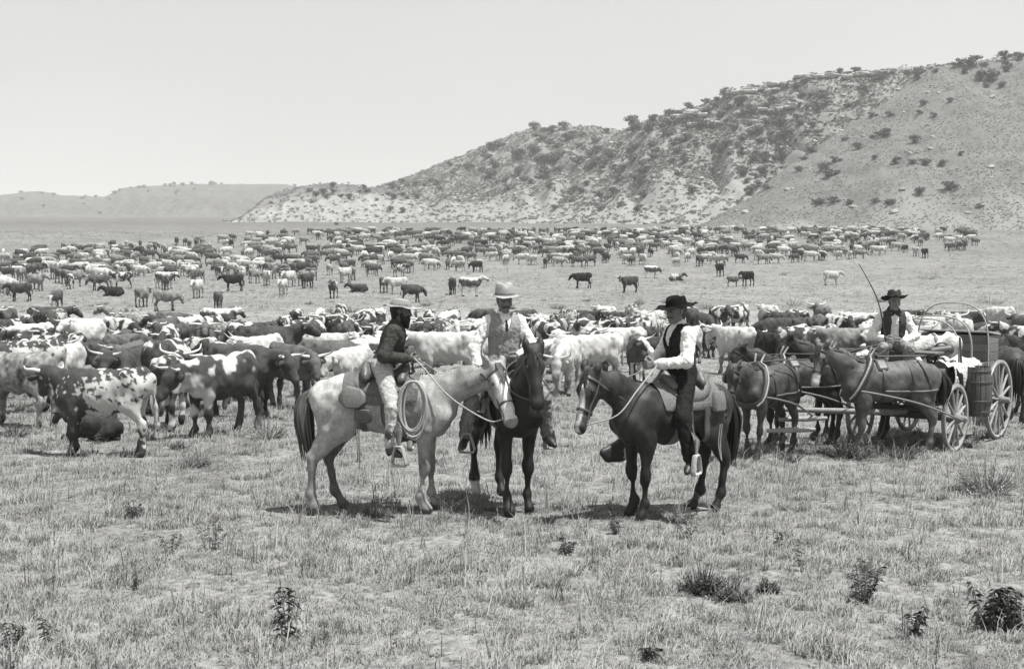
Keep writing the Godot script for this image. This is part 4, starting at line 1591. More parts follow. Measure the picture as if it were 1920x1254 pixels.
	var h3 := make_horse("horse", "dark bay saddle horse with narrow blaze facing left, tail beside the wagon team", "horse", spot(1258, 13.6), 212, o3)
	bridle(h3.node, h3.head, h3.bones, grey(0.07))
	var brand := Shape.new()
	for k in 2:
		var pts := []
		for q in 15:
			var ph := TAU * q / 14.0
			var g := Vector3(-0.58 + cos(ph) * 0.03, 1.07 + 0.042 - k * 0.084 + sin(ph) * 0.04, 0)
			pts.append(surface_from(h3.bones, 0.022, g, Vector3(0, 0, -1)) + Vector3(0, 0, -0.003))
		brand.tube(pts, [0.005], 5, grey(0.10))
	obj("brand", brand, M.coat, h3.node)
	var feet3 := [Vector3(0.09, 0.60, -0.53), Vector3(0.30, 0.66, 0.47)]
	var s3 := make_saddle("worn stock saddle with wide fenders on the dark bay horse", h3, {"x": -0.09, "leather": 0.085, "blanket": 0.17, "feet": feet3, "stirrup": 0.42, "stirrup_turn": [2.0, 0.0]})
	strings(s3, "saddle_string", Vector3(-0.40, 1.0, -0.34), 0.40, grey(0.35), 2)
	obj("saddle_pocket", wrap_sheet(h3.bones, 0.022, -0.56, -0.36, -1.50, -0.75, 0.05, grey(0.16), 0.12), M.leather, s3)
	# the hooded stirrup on the far side
	var tp := body([bone(Vector3(0.32, 0.72, 0.47), Vector3(0.54, 0.66, 0.49), 0.075, 0.045, 0.8), bone(Vector3(0.32, 0.62, 0.47), Vector3(0.48, 0.60, 0.48), 0.075, 0.055, 0.8), bone(Vector3(0.30, 0.80, 0.44), Vector3(0.30, 0.66, 0.46), 0.05, 0.08, 0.7)], 0.014, 0.022)
	tp.paint(func(_v, _n): return grey(0.02))
	obj("stirrup_hood", tp, M.leather, s3)
	var seat3 := place(Vector3(-0.15, 1.47, 0), h3)
	make_person("man in broad black hat, dark vest and white shirt on the dark bay horse", seat3, 202, {
		"size": 1.08, "stout": 1.1, "lean": 3.0, "twist": 0.0, "head_turn": 10.0, "head_nod": 4.0, "skin": 0.14, "hair": 0.05, "moustache": true, "shirt": 0.75, "vest": 0.022, "vest_v": 0.04, "trousers": 0.022, "boots": 0.02, "belt": 0.01,
		"elbow": [Vector3(0.10, 0.20, -0.26), Vector3(0.12, 0.22, 0.26)], "wrist": [Vector3(0.37, 0.17, -0.12), Vector3(0.39, 0.19, 0.02)], "palm": [Vector3(0, -0.2, 1), Vector3(0, -0.2, -1)], "thumb": [Vector3.UP, Vector3.UP], "curl": [64.0, 64.0],
		"hip": [Vector3(0.02, 0.03, -0.11), Vector3(0.02, 0.03, 0.11)], "knee": [Vector3(0.20, -0.36, -0.37), Vector3(0.30, -0.33, 0.38)], "ankle": [Vector3(0.14, -0.79, -0.43), Vector3(0.26, -0.74, 0.46)], "toe": [Vector3(0.26, -0.84, -0.56), Vector3(0.44, -0.79, 0.49)],
		"hat": {"brim": 0.205, "crown": 0.105, "grey": 0.012, "curl": 0.12, "droop": -0.02, "pinch": 0.3, "sits": 0.055, "tip": -4.0}})
	for s in [-1.0, 1.0]:
		rein(h3.node, "rein", [head_at(h3.head, 0.48, -0.06, s * 0.065), Vector3(0.92, 1.18, s * 0.27 if s < 0 else 0.22), Vector3(0.62, 1.42, s * 0.22), Vector3(0.24, 1.66, -0.08)], 0.008, grey(0.30), M.leather)
# ---------------------------------------------------------------- plants and stones
# where the line of sight through a point of a 1920 x 1254 picture meets the land
func sight(u: float, y: float, from := 6.0) -> Vector3:
	var e := elevation(y)
	var d := from
	var step := 0.0
	while d < 1700.0:
		var depth := d * cos(deg_to_rad(DIP)) - d * e * sin(deg_to_rad(DIP))
		var x := (u - 960.0) / FOCAL * depth
		if ground(x, -d) >= EYE + e * d:
			return Vector3(x, ground(x, -d), -d)
		step = maxf(0.12, d * 0.006)
		d += step
	return Vector3.ZERO


static func ordinal(k: int) -> String:
	var end := "th"
	if k % 100 < 11 or k % 100 > 13:
		end = ["th", "st", "nd", "rd", "th", "th", "th", "th", "th", "th"][k % 10]
	return "%d%s" % [k, end]


# labels that many share are told apart by counting from the left
func tell_apart(items: Array) -> void:
	var by := {}
	for it in items:
		if not by.has(it.label):
			by[it.label] = []
		by[it.label].append(it)
	for l in by:
		var a: Array = by[l]
		if a.size() == 1:
			a[0].node.set_meta("label", l)
			continue
		a.sort_custom(func(p, q): return p.u < q.u)
		for k in a.size():
			var where := "leftmost" if k == 0 else "rightmost" if k == a.size() - 1 else ordinal(k + 1) + " from left"
			a[k].node.set_meta("label", l + ", " + where)


func leaf_cloud(s: Shape, centre: Vector3, radius: Vector3, count: int, size: float, tone: float, spread := 0.5) -> void:
	for k in count:
		var p := Vector3(rng.randfn(), rng.randfn(), rng.randfn()).normalized() * pow(rng.randf(), 0.4)
		var q := centre + p * radius
		var n := (p * 0.8 + Vector3(rng.randfn(), rng.randfn(), rng.randfn()) * spread).normalized()
		var a := n.cross(Vector3(rng.randfn(), rng.randfn(), rng.randfn())).normalized()
		var b := n.cross(a)
		var l := size * rng.randf_range(0.6, 1.3)
		s.quad(q - a * l, q + b * l * 0.55, q + a * l, q - b * l * 0.55, grey(tone * rng.randf_range(0.65, 1.45)))


func bush_model(called: String, sd: int, tall: float, tone: float) -> Node3D:
	rng.seed = sd
	var t := Node3D.new()
	t.name = called + "_model"
	var tr := Shape.new()
	var crown := Shape.new()
	tr.tube(curve([Vector3(0, -0.3, 0), Vector3(0.03, 0.3 * tall, 0.02), Vector3(-0.02, 0.75 * tall, 0)], 2), [0.09, 0.075, 0.06, 0.05, 0.02], 6, grey(0.06))
	for k in 6:
		var a := TAU * (k + rng.randf() * 0.6) / 6.0
		var r := rng.randf_range(0.22, 0.46)
		var c := Vector3(cos(a) * r, tall * rng.randf_range(0.35, 0.8), sin(a) * r)
		tr.tube([Vector3(0, 0.2 * tall, 0), c], [0.04, 0.012], 5, grey(0.06))
		leaf_cloud(crown, c, Vector3(0.26, 0.22 * tall, 0.26) * rng.randf_range(0.8, 1.25), 46, 0.085, tone)
	leaf_cloud(crown, Vector3(0, 0.72 * tall, 0), Vector3(0.28, 0.26 * tall, 0.28), 60, 0.085, tone)
	leaf_cloud(crown, Vector3(0, 0.3 * tall, 0), Vector3(0.36, 0.2 * tall, 0.36), 50, 0.09, tone * 0.85)
	obj("trunk", tr, M.bark, t)
	obj("crown", crown, M.leaf, t)
	return t


func build_hill_plants() -> void:
	var models := []
	for k in 5:
		models.append(bush_model("juniper_bush", 100 + k, [0.9, 1.15, 0.75, 1.3, 1.0][k], [0.082, 0.074, 0.092, 0.068, 0.097][k]))
	rng.seed = 77
	var items := []
	var put := func(u: float, y: float, wide: float, zone: String) -> void:
		var p := sight(u, y, 262.0)
		if p == Vector3.ZERO:
			return
		var o := copy_of(models[rng.randi() % 5], "", p - Vector3(0, 0.2, 0), rng.randf() * 360.0, wide / FOCAL * -p.z)
		o.scale.y *= 0.72
		o.set_meta("category", "bush")
		o.set_meta("group", "bushes on the hills")
		items.append({"node": o, "u": u, "label": zone})
	# those that stand out
	for q in [[1110, 236, 15, "lone round tree on the skyline of the middle hill"], [1073, 236, 12, "small bush on the skyline left of the lone round tree"], [1003, 240, 10, "low bush where the middle hill's crest levels out"], [1605, 138, 19, "broad bush on the skyline above the bluff's middle"], [1498, 140, 18, "bush on the skyline just right of the rock ledge"], [1425, 156, 24, "bush on top of the pale rock ledge"],
			[1885, 114, 24, "dark dense bush on the bluff's highest crest at right"], [1912, 116, 21, "dark bush cut by the right edge on the highest crest"], [1858, 158, 35, "large spreading bush high on the smooth spur"], [1782, 196, 13, "small round bush alone high on the smooth spur"], [1752, 222, 14, "small bush halfway down the smooth spur's upper face"], [1680, 310, 19, "dark bush midway on the smooth spur, left of a pair"], [1712, 310, 16, "dark bush midway on the smooth spur, right of a pair"],
			[1564, 380, 22, "bush low on the smooth spur above the herd"], [1437, 358, 18, "upright dark bush in the gully above the white slope"], [1430, 326, 24, "dark bush in the gully under the bushy bluff"], [1394, 336, 19, "bush on the rim of the white gully slope"], [1640, 300, 13, "small bush at the left rim of the smooth spur"], [1465, 170, 27, "bush at the right end of the rock ledge"], [1360, 185, 24, "bush at the left foot of the rock ledge"], [1254, 238, 24, "bush left of the rock ledge near the skyline"],
			[630, 422, 10, "tiny dark bush alone on the flat below the pale badlands"]]:
		put.call(float(q[0]), float(q[1]), float(q[2]), q[3])
	# the rest, thicker where the bluff is
	var placed := []
	var tries := 0
	while placed.size() < 262 and tries < 4000:
		tries += 1
		var u := rng.randf_range(560, 1915)
		var sky := table([560, 660, 720, 850, 1000, 1160, 1270, 1362, 1450, 1500, 1700, 1860, 1920], [352, 345, 352, 302, 241, 243, 207, 170, 162, 142, 133, 112, 108], u)
		var t := rng.randf()
		var y := lerpf(sky + 3.0, 400.0, t)
		var gap := table([1300, 1400, 1500, 1600, 1750], [400, 350, 290, 225, 140], u) if u > 1300 else 400.0
		var dens := 0.9
		if y > gap:
			dens = 0.10
		elif u < 1000:
			dens = 0.5 if u > 720 else 0.35
		if t > 0.62 and u < 1400:
			dens *= 0.22
		if rng.randf() > dens:
			continue
		if u > 1352 and u < 1468 and y > 148 and y < 192:
			continue      # the bare ledge
		var ok := true
		var wide := rng.randf_range(12, 22) * (1.4 if rng.randf() < 0.25 else 1.0) * (0.75 if u < 900 else 1.0)
		for q in placed:
			if Vector2(q.x - u, (q.y - y) * 1.4).length() < 11.0:
				ok = false
				break
		if not ok:
			continue
		placed.append(Vector2(u, y))
		var zone := "dark bush on the "
		if u < 760:
			zone += "rim above the pale badlands"
		elif u < 1000:
			zone += "left shoulder of the middle hill"
		elif u < 1180:
			zone += "middle hill" if y < 330 else "slope under the middle hill"
		elif y > gap:
			zone += "smooth spur at right"
		elif u < 1340:
			zone += "bluff left of the rock ledge"
		elif u < 1470:
			zone += "bluff straight below the rock ledge"
		else:
			zone += "bluff right of the rock ledge"
		zone += ", " + ("near its crest" if t < 0.2 else "upper half" if t < 0.45 else "lower half" if t < 0.7 else "at the foot")
		put.call(u, y, wide, zone)
	# the far mesas' rims
	for k in 34:
		var u := rng.randf_range(5, 560)
		var sky := table([0, 60, 110, 200, 232, 350, 540, 565], [366, 358, 366, 369, 352, 345, 345, 352], u)
		put.call(u, sky + rng.randf_range(1, 4) if rng.randf() < 0.75 else rng.randf_range(sky + 5, sky + 40), rng.randf_range(5, 10), "distant bush on the far left mesa " + ("rim" if k % 2 else "crest"))
	tell_apart(items)
	for m in models:
		m.free()
	# brush too small to pick apart
	var tuft := Shape.new()
	leaf_cloud(tuft, Vector3(0, 0.35, 0), Vector3(0.45, 0.36, 0.45), 22, 0.2, 1.0)
	var at := []
	var tint := []
	while at.size() < 26000:
		var d := rng.randf_range(272, 640)
		var u := rng.randf_range(420, 2000)
		var x := (u - 960.0) / FOCAL * d
		var y := ground(x, -d)
		if what.name == "" or what.s > 1.03:
			continue
		var dens := 0.30
		match what.name:
			"bluff":
				dens = 0.85 if what.s > 0.3 else 0.22
			"hill":
				dens = 0.6 if what.s > 0.3 else 0.15
			"badland":
				dens = 0.12
			"spur":
				dens = 0.6
		if rng.randf() > dens * (0.55 + 0.9 * patchy.get_noise_2d(x * 0.05 + 50.0, d * 0.05)):
			continue
		at.append(Transform3D(Basis(Vector3.UP, rng.randf() * TAU).scaled(Vector3.ONE * rng.randf_range(0.3, 0.62 if what.name == "spur" else 1.6) * Vector3(1.2, 0.8, 1.2)), Vector3(x, y, -d)))
		tint.append(grey(rng.randf_range(0.22, 0.36) if what.name == "spur" else rng.randf_range(0.12, 0.24)))
	tag(scatter("scrub", tuft, M.leaf, at, tint), "low grey scrub dotted all over the hillsides", "", "", "stuff")


func scatter(called: String, s: Shape, m: Material, at: Array, tint: Array) -> MultiMeshInstance3D:
	var mm := MultiMesh.new()
	mm.transform_format = MultiMesh.TRANSFORM_3D
	mm.use_colors = true
	mm.mesh = s.mesh(m)
	mm.instance_count = at.size()
	for k in at.size():
		mm.set_instance_transform(k, at[k])
		mm.set_instance_color(k, tint[k])
	var o := MultiMeshInstance3D.new()
	o.multimesh = mm
	o.name = numbered(called)
	add_child(o)
	return o


func stone_shape(sd: int, flat: float) -> Shape:
	var nz := mottled(sd, 1.3)
	var s := Shape.new()
	var pr := []
	for k in 9:
		var a := PI * k / 8.0
		pr.append(Vector2(maxf(0.001, sin(a)) * 0.5, cos(a) * 0.5))
	s.lathe(pr, 11, Color.WHITE, Transform3D(), func(q: Vector3, _ph):
		var r := q.normalized()
		var k := 1.0 + nz.get_noise_3dv(r * 1.2) * 0.5
		r = Vector3(clampf(r.x, -0.72, 0.72), clampf(r.y, -0.62, 0.62), clampf(r.z, -0.72, 0.72))
		return r * 0.7 * k * Vector3(1, flat, 1))
	return s


func build_rocks() -> void:
	rng.seed = 31
	var kinds := [stone_shape(1, 0.75), stone_shape(2, 0.6), stone_shape(3, 0.9)]
	for k in kinds:
		k.paint(func(_v, _n): return grey(0.46))
	var meshes := []
	for k in kinds:
		meshes.append(k.mesh(M.stone))
	# [across, height in the picture, stones across, rows, label]
	for q in [[1362, 160, 9, 3, "pale layered rock ledge jutting at the bluff's upper left corner"], [1500, 150, 7, 1, "thin pale rock ledge under the bluff's crest, right of the layered one"], [1585, 146, 9, 1, "long thin rock ledge below the broad skyline bush"], [1262, 214, 6, 2, "low rock ledge on the skyline left of the layered one"], [1430, 214, 6, 1, "broken rock ledge halfway down below the layered one"], [1300, 240, 5, 1, "short rock ledge on the bluff's left slope"]]:
		var first := sight(q[0] + q[2] * 5.0, q[1] + 12.0, 270.0)
		var ledge := thing("rock_ledge", q[4], "rock", first)
		for row in q[3]:
			for c in q[2]:
				var u: float = q[0] + c * 10.5 + rng.randf_range(-3, 3) + row * 3.0
				var p := sight(u, q[1] + row * 9.0 - c * 0.6 + rng.randf_range(-1.5, 1.5), 270.0)
				if p == Vector3.ZERO or (p - first).length() > 70.0:
					continue
				var st := MeshInstance3D.new()
				st.mesh = meshes[(row + c) % 3]
				st.name = "stone" if ledge.get_child_count() == 0 else "stone_%03d" % ledge.get_child_count()
				ledge.add_child(st)
				st.position = p - ledge.position + Vector3(0, 0.7, 1.2)
				st.rotation = Vector3(rng.randf_range(-0.1, 0.1), rng.randf_range(-0.3, 0.3), rng.randf_range(-0.06, 0.06))
				st.scale = Vector3(rng.randf_range(2.4, 4.4), rng.randf_range(1.5, 2.4), 2.6)
	var at := []
	var tint := []
	while at.size() < 1500:
		var d := rng.randf_range(290, 560)
		var u := rng.randf_range(760, 1960)
		var x := (u - 960.0) / FOCAL * d
		var y := ground(x, -d)
		if what.name == "" or what.s > 1.0:
			continue
		if what.name == "spur" and rng.randf() > 0.1:
			continue
		at.append(Transform3D(Basis.from_euler(Vector3(rng.randf(), rng.randf() * TAU, rng.randf())).scaled(Vector3.ONE * (0.3 + 1.3 * pow(rng.randf(), 3.0)) * Vector3(1.3, 0.9, 1.1)), Vector3(x, y + 0.1, -d)))
		tint.append(grey(rng.randf_range(0.5, 0.9)))
	tag(scatter("scattered_stones", kinds[0], M.stone, at, tint), "pale loose stones strewn over the hillsides", "", "", "stuff")


# ---- grass
func grass_model(sd: int, blades: int, tall: float, wide: float, tone: float) -> Shape:
	rng.seed = sd
	var s := Shape.new()
	for k in blades:
		var a := rng.randf() * TAU
		var r := wide * sqrt(rng.randf())
		var p := Vector3(cos(a) * r, -0.02, sin(a) * r)
		var b := rng.randf() * TAU
		var h := tall * rng.randf_range(0.45, 1.15)
		var lean := Vector3(cos(b), 0, sin(b)) * h * rng.randf_range(0.25, 1.1)
		var side := Vector3(-sin(b), 0, cos(b)) * rng.randf_range(0.0022, 0.0046)
		var m := p + lean * 0.35 + Vector3(0, h * 0.65, 0)
		var e := p + lean + Vector3(0, h * rng.randf_range(0.75, 1.0), 0)
		var c := grey(tone * rng.randf_range(0.7, 1.35))
		var at := s.v.size()
		var n := (Vector3.UP + lean.normalized() * 0.4).normalized()
		s.v.append_array([p - side, p + side, m - side * 0.8, m + side * 0.8, e])
		for q in 5:
			s.n.append(n)
			s.c.append(c)
		s.i.append_array([at, at + 2, at + 1, at + 1, at + 2, at + 3, at + 2, at + 4, at + 3])
	return s


func build_grass() -> void:
	var kinds := [grass_model(1, 46, 0.045, 0.11, 1.0), grass_model(2, 42, 0.062, 0.10, 1.0), grass_model(3, 34, 0.125, 0.085, 1.0), grass_model(4, 50, 0.032, 0.14, 1.0), grass_model(5, 9, 0.30, 0.06, 0.85)]
	rng.seed = 99
	var at := [[], [], [], [], []]
	var tint := [[], [], [], [], []]
	# [from, to, per square metre, size]
	for band in [[7.0, 12.0, 190.0, 0.95], [12.0, 20.0, 120.0, 1.0], [20.0, 36.0, 44.0, 1.25], [36.0, 62.0, 14.0, 1.6], [62.0, 130.0, 4.5, 2.0], [130.0, 265.0, 0.8, 3.2]]:
		var half := 0.52
		var count := int(band[2] * half * (band[1] * band[1] - band[0] * band[0]))
		for k in count:
			var d := sqrt(lerpf(band[0] * band[0], band[1] * band[1], rng.randf()))
			var x := rng.randf_range(-half, half) * d
			var p := patchy.get_noise_2d(x * 0.55 + 20.0, d * 0.55)
			var kind := 0
			var r := rng.randf()
			if rng.randf() < 0.75 and patchy.get_noise_2d(x * 0.8 - 30.0, d * 0.8) < -0.28:
				continue      # bare trodden earth
			if p > 0.0 and r < 0.4:
				kind = 2
			elif r < 0.35:
				kind = 1
			elif r > 0.972:
				kind = 4
			elif r > 0.75 or p < -0.2:
				kind = 3
			var v := 0.315 + p * 0.10 + 0.05 * patchy.get_noise_2d(x * 0.15 + 7.0, d * 0.15) + rng.randf_range(-0.06, 0.06) + 0.07 * patchy.get_noise_2d(x * 2.2, d * 2.2)
			if rng.randf() < 0.085:
				v *= 0.4
			var q := Vector3(x, ground(x, -d), -d)
			at[kind].append(Transform3D(Basis(Vector3.UP, rng.randf() * TAU).scaled(Vector3.ONE * band[3] * rng.randf_range(0.7, 1.3) * Vector3(1, 1.0 if d < 36.0 else 0.6, 1)), q))
			tint[kind].append(grey(v))
	# small dark forbs by the hundred
	var forb := Shape.new()
	for k in 14:
		var a := rng.randf() * TAU
		var b := Vector3(cos(a) * rng.randf_range(0.0, 0.03), rng.randf_range(0.02, 0.11), sin(a) * rng.randf_range(0.0, 0.03))
		var l := Vector3(cos(a), rng.randf_range(-0.3, 0.5), sin(a)) * rng.randf_range(0.02, 0.04)
		var sd := Vector3(-sin(a), 0, cos(a)) * 0.007
		forb.quad(b, b + l * 0.5 - sd, b + l, b + l * 0.5 + sd, Color.WHITE)
	forb.tube([Vector3(0, -0.02, 0), Vector3(0.005, 0.12, 0)], [0.003, 0.002], 4, Color.WHITE)
	var fat := []
	var ftint := []
	for k in 900:
		var d := sqrt(lerpf(49.0, 620.0, rng.randf()))
		var x := rng.randf_range(-0.5, 0.5) * d
		if patchy.get_noise_2d(x * 0.4 + 90.0, d * 0.4) < -0.05:
			continue
		fat.append(Transform3D(Basis(Vector3.UP, rng.randf() * TAU).scaled(Vector3.ONE * rng.randf_range(0.6, 1.5)), Vector3(x, ground(x, -d), -d)))
		ftint.append(grey(rng.randf_range(0.05, 0.16)))
	tag(scatter("small_forbs", forb, M.leaf, fat, ftint), "small dark leafy forbs sprinkled through the dry grass", "", "", "stuff")
	for k in 5:
		tag(scatter("dry_grass" if k < 4 else "grass_stalks", kinds[k], M.grass, at[k], tint[k]), ["short curly dry grass all over the plain", "dry grass tufts all over the plain", "taller dry grass in patches", "matted low dry grass", "thin tall grass stalks standing out of the turf"][k], "", "", "stuff")


# ---- plants one can tell apart in front
func weed(label: String, p: Vector3, tall: float, wide: float, stems: int, leaf: float, tone: float, group := "") -> void:
	var t := thing("weed", label, "weed", p, rng.randf() * 360.0, group)
	var st := Shape.new()
	var lv := Shape.new()
	for k in stems:
		var a := rng.randf() * TAU
		var out := Vector3(cos(a), 0, sin(a)) * wide * 0.5 * sqrt(rng.randf())
		var h := tall * rng.randf_range(0.55, 1.0)
		var pts := curve([Vector3(out.x * 0.25, -0.03, out.z * 0.25), out * 0.6 + Vector3(0, h * 0.5, 0), out + Vector3(0, h, 0)], 5)
		st.tube(pts, [0.006, 0.006, 0.005, 0.005, 0.004, 0.004, 0.003], 5, grey(tone * 1.3))
		for q in range(2, pts.size()):
			for m in 2:
				var b := rng.randf() * TAU
				var d := Vector3(cos(b), rng.randf_range(-0.5, 0.4), sin(b)).normalized()
				var l := leaf * rng.randf_range(0.6, 1.2)
				var e: Vector3 = pts[q] + d * l + Vector3(0, -l * 0.35, 0)
				var mid: Vector3 = pts[q] + d * l * 0.5 + Vector3(0, l * 0.06, 0)
				var sd := d.cross(Vector3.UP).normalized() * l * 0.15
				var c := grey(tone * rng.randf_range(0.6, 1.6))
				lv.quad(pts[q], mid - sd, e, mid + sd, c)
	obj("stem", st, M.bark, t)
	tag(obj("leaves", lv, M.leaf, t), "", "", "", "stuff")


func twig_bush(called: String, label: String, category: String, p: Vector3, tall: float, wide: float, many: int, tone: float, group := "") -> void:
	var t := thing(called, label, category, p, rng.randf() * 360.0, group)
	var st := Shape.new()
	var lv := Shape.new()
	for k in many:
		var a := rng.randf() * TAU
		var r := sqrt(rng.randf())
		var out := Vector3(cos(a), 0, sin(a)) * wide * 0.5 * r
		var h := tall * rng.randf_range(0.3, 1.05) * (1.0 - 0.45 * r * r) * (0.72 + 0.28 * sin(a * 2.0 + tall * 9.0))
		out += Vector3(rng.randfn(), 0, rng.randfn()) * wide * 0.07
		var pts := [Vector3(out.x * 0.3, -0.02, out.z * 0.3), out * 0.75 + Vector3(0, h * 0.55, 0), out + Vector3(rng.randf_range(-0.03, 0.03), h, rng.randf_range(-0.03, 0.03))]
		var c := grey(tone * rng.randf_range(0.55, 1.5))
		st.tube(pts, [0.006, 0.0045, 0.0015], 4, c)
		for m in 9:
			var q: Vector3 = (pts[1] as Vector3).lerp(pts[2], rng.randf_range(-0.4, 1.0))
			var d := Vector3(rng.randfn(), rng.randfn() * 0.6 + 0.4, rng.randfn()).normalized() * rng.randf_range(0.02, 0.05)
			var sd := d.cross(Vector3.UP).normalized() * 0.006
			lv.quad(q, q + d * 0.5 - sd, q + d, q + d * 0.5 + sd, c)
	obj("stem", st, M.bark, t)
	tag(obj("leaves", lv, M.leaf, t), "", "", "", "stuff")


func build_plants() -> void:
	rng.seed = 404
	# [across, base y, width in pixels, height in pixels, how it looks]
	for q in [[1850, 1180, 75, 100, 9, 0.075, 0.070, "tall dark leafy weed at the lower right"], [1900, 1190, 60, 90, 8, 0.07, 0.078, "dark leafy weed cut by the right edge, beside the tall leafy one"], [1715, 1195, 36, 55, 4, 0.06, 0.061, "small dark weed left of the tall leafy one"],
			[1618, 1135, 62, 80, 8, 0.06, 0.095, "leafy weed with drooping leaves under the wagon's shade"], [537, 1205, 44, 105, 4, 0.075, 0.103, "upright weed with drooping leaves at lower left"], [1218, 1238, 30, 30, 4, 0.05, 0.061, "small dark weed at the bottom edge, right of centre"],
			[395, 1035, 62, 60, 7, 0.04, 0.095, "low spreading weed, right one of the pair at left"], [320, 1040, 55, 40, 5, 0.04, 0.095, "low spreading weed, left one of the pair at left"], [252, 975, 30, 32, 6, 0.04, 0.061, "small dark knot of weed above the low spreading pair"],
			[1062, 1040, 40, 30, 5, 0.05, 0.086, "small weed before the black horse's forefeet"], [1510, 1075, 40, 60, 3, 0.05, 0.146, "sparse weed between the dark clump and the drooping weed"], [255, 1110, 16, 40, 2, 0.04, 0.086, "thin weed stalk below the small dark knot"], [85, 1210, 30, 50, 3, 0.05, 0.112, "thin weed in the lower left corner"], [25, 1225, 46, 60, 5, 0.05, 0.112, "weed touching the left edge near the bottom"],
			[1160, 1000, 50, 40, 5, 0.045, 0.095, "weed in front of the bay horse's forefeet"], [1280, 985, 60, 36, 6, 0.04, 0.095, "weed under the bay horse's belly shadow"], [840, 960, 60, 34, 8, 0.04, 0.112, "weed patch between the dun and the black horse"], [1460, 1030, 30, 46, 3, 0.05, 0.129, "thin weed right of the bay horse's hind feet"], [985, 1110, 14, 80, 1, 0.02, 0.129, "single thin leaning stalk below the black horse"], [1290, 1010, 40, 40, 4, 0.04, 0.086, "weed a step nearer than the bay horse's belly shadow"]]:
		var p := sight(q[0], q[1])
		var m := -p.z / FOCAL
		weed(q[7], p, q[3] * m, q[2] * m * 1.25, q[4], q[5] * 1.1, q[6] * 1.25)
	for q in [[1850, 925, 130, 85, 170, 0.22, "twiggy_bush", "round twiggy bush on the grass below the wagon wheels", "bush"], [500, 822, 90, 62, 120, 0.22, "twiggy_bush", "twiggy bush beside the pale horse's tail", "bush"], [360, 878, 90, 52, 110, 0.20, "twiggy_bush", "twiggy bush before the white faced cow's feet", "bush"], [330, 842, 40, 24, 40, 0.10, "twiggy_bush", "low bush left of the white faced cow's feet", "bush"],
			[1318, 1115, 90, 75, 120, 0.085, "grass_clump", "dark coarse grass clump at lower right centre", "grass clump"], [1375, 1130, 80, 50, 90, 0.10, "grass_clump", "coarse grass clump touching the dark one on its right", "grass clump"], [1440, 1110, 50, 34, 50, 0.08, "grass_clump", "small coarse grass clump, third in the dark row", "grass clump"], [1590, 860, 110, 60, 120, 0.09, "twiggy_bush", "brush under the wagon pole between the teams", "bush"],
			[1690, 862, 70, 40, 70, 0.08, "twiggy_bush", "brush by the near wheel horse's hind feet", "bush"], [1480, 868, 70, 32, 60, 0.10, "twiggy_bush", "low brush at the near lead horse's hind feet", "bush"], [25, 820, 60, 40, 60, 0.09, "twiggy_bush", "low brush at the left edge behind the spotted cow", "bush"]]:
		var p := sight(q[0], q[1])
		var m := -p.z / FOCAL
		twig_bush(q[6], q[7], q[8], p, q[3] * m, q[2] * m, q[4], q[5])
	# brush along the creek bank behind the near herd
	var items := []
	for q in [[1045, 585, 40], [1490, 578, 46], [1530, 584, 44], [1858, 575, 60], [1900, 600, 50], [1740, 528, 60], [1385, 580, 40], [1325, 584, 34], [1200, 575, 36], [1190, 582, 24], [660, 590, 46], [620, 592, 40], [800, 578, 30], [420, 594, 30], [190, 578, 26], [580, 575, 22], [1655, 570, 30], [1470, 520, 16], [960, 585, 22], [1100, 570, 22], [1250, 572, 26]]:
		var p := sight(q[0], q[1] - 4.0)
		twig_bush("bank_shrub", "x", "shrub", p, q[2] * 0.5 * -p.z / FOCAL, q[2] * -p.z / FOCAL, 60, 0.085, "shrubs along the creek bank")
		items.append({"node": get_child(get_child_count() - 1), "u": q[0], "label": "grey shrub on the creek bank behind the near herd"})
	tell_apart(items)
# ---------------------------------------------------------------- the cattle
const POSES := [
	{"poll": Vector3(0.97, 1.17, 0.0), "muzzle": Vector3(1.33, 0.86, 0.0), "legs": [3, -4, 5, -5]},
	{"poll": Vector3(1.00, 0.86, 0.0), "muzzle": Vector3(1.16, 0.42, 0.02), "legs": [-6, 6, 4, -6]},
	{"poll": Vector3(0.93, 1.18, 0.16), "muzzle": Vector3(1.12, 0.86, 0.48), "legs": [0, 4, -3, 8]},
	{"poll": Vector3(0.93, 1.18, -0.16), "muzzle": Vector3(1.12, 0.86, -0.48), "legs": [5, 0, 6, -4]},
	{"poll": Vector3(0.95, 1.28, 0.0), "muzzle": Vector3(1.38, 1.05, 0.0), "legs": [2, -2, 3, 12]},
	{"poll": Vector3(0.98, 1.04, 0.05), "muzzle": Vector3(1.25, 0.64, 0.12), "legs": [-3, 3, -8, 8], "udder": true},
]
const COATS := ["dark brown", "reddish brown", "black", "cream white", "patched", "grey roan", "white speckled", "white-faced", "dun", "line-backed", "white-chested"]
const CALF := 6

var cow_shapes := {}
var cow_meshes := {}
var spots_a := FastNoiseLite.new()
var spots_b := FastNoiseLite.new()


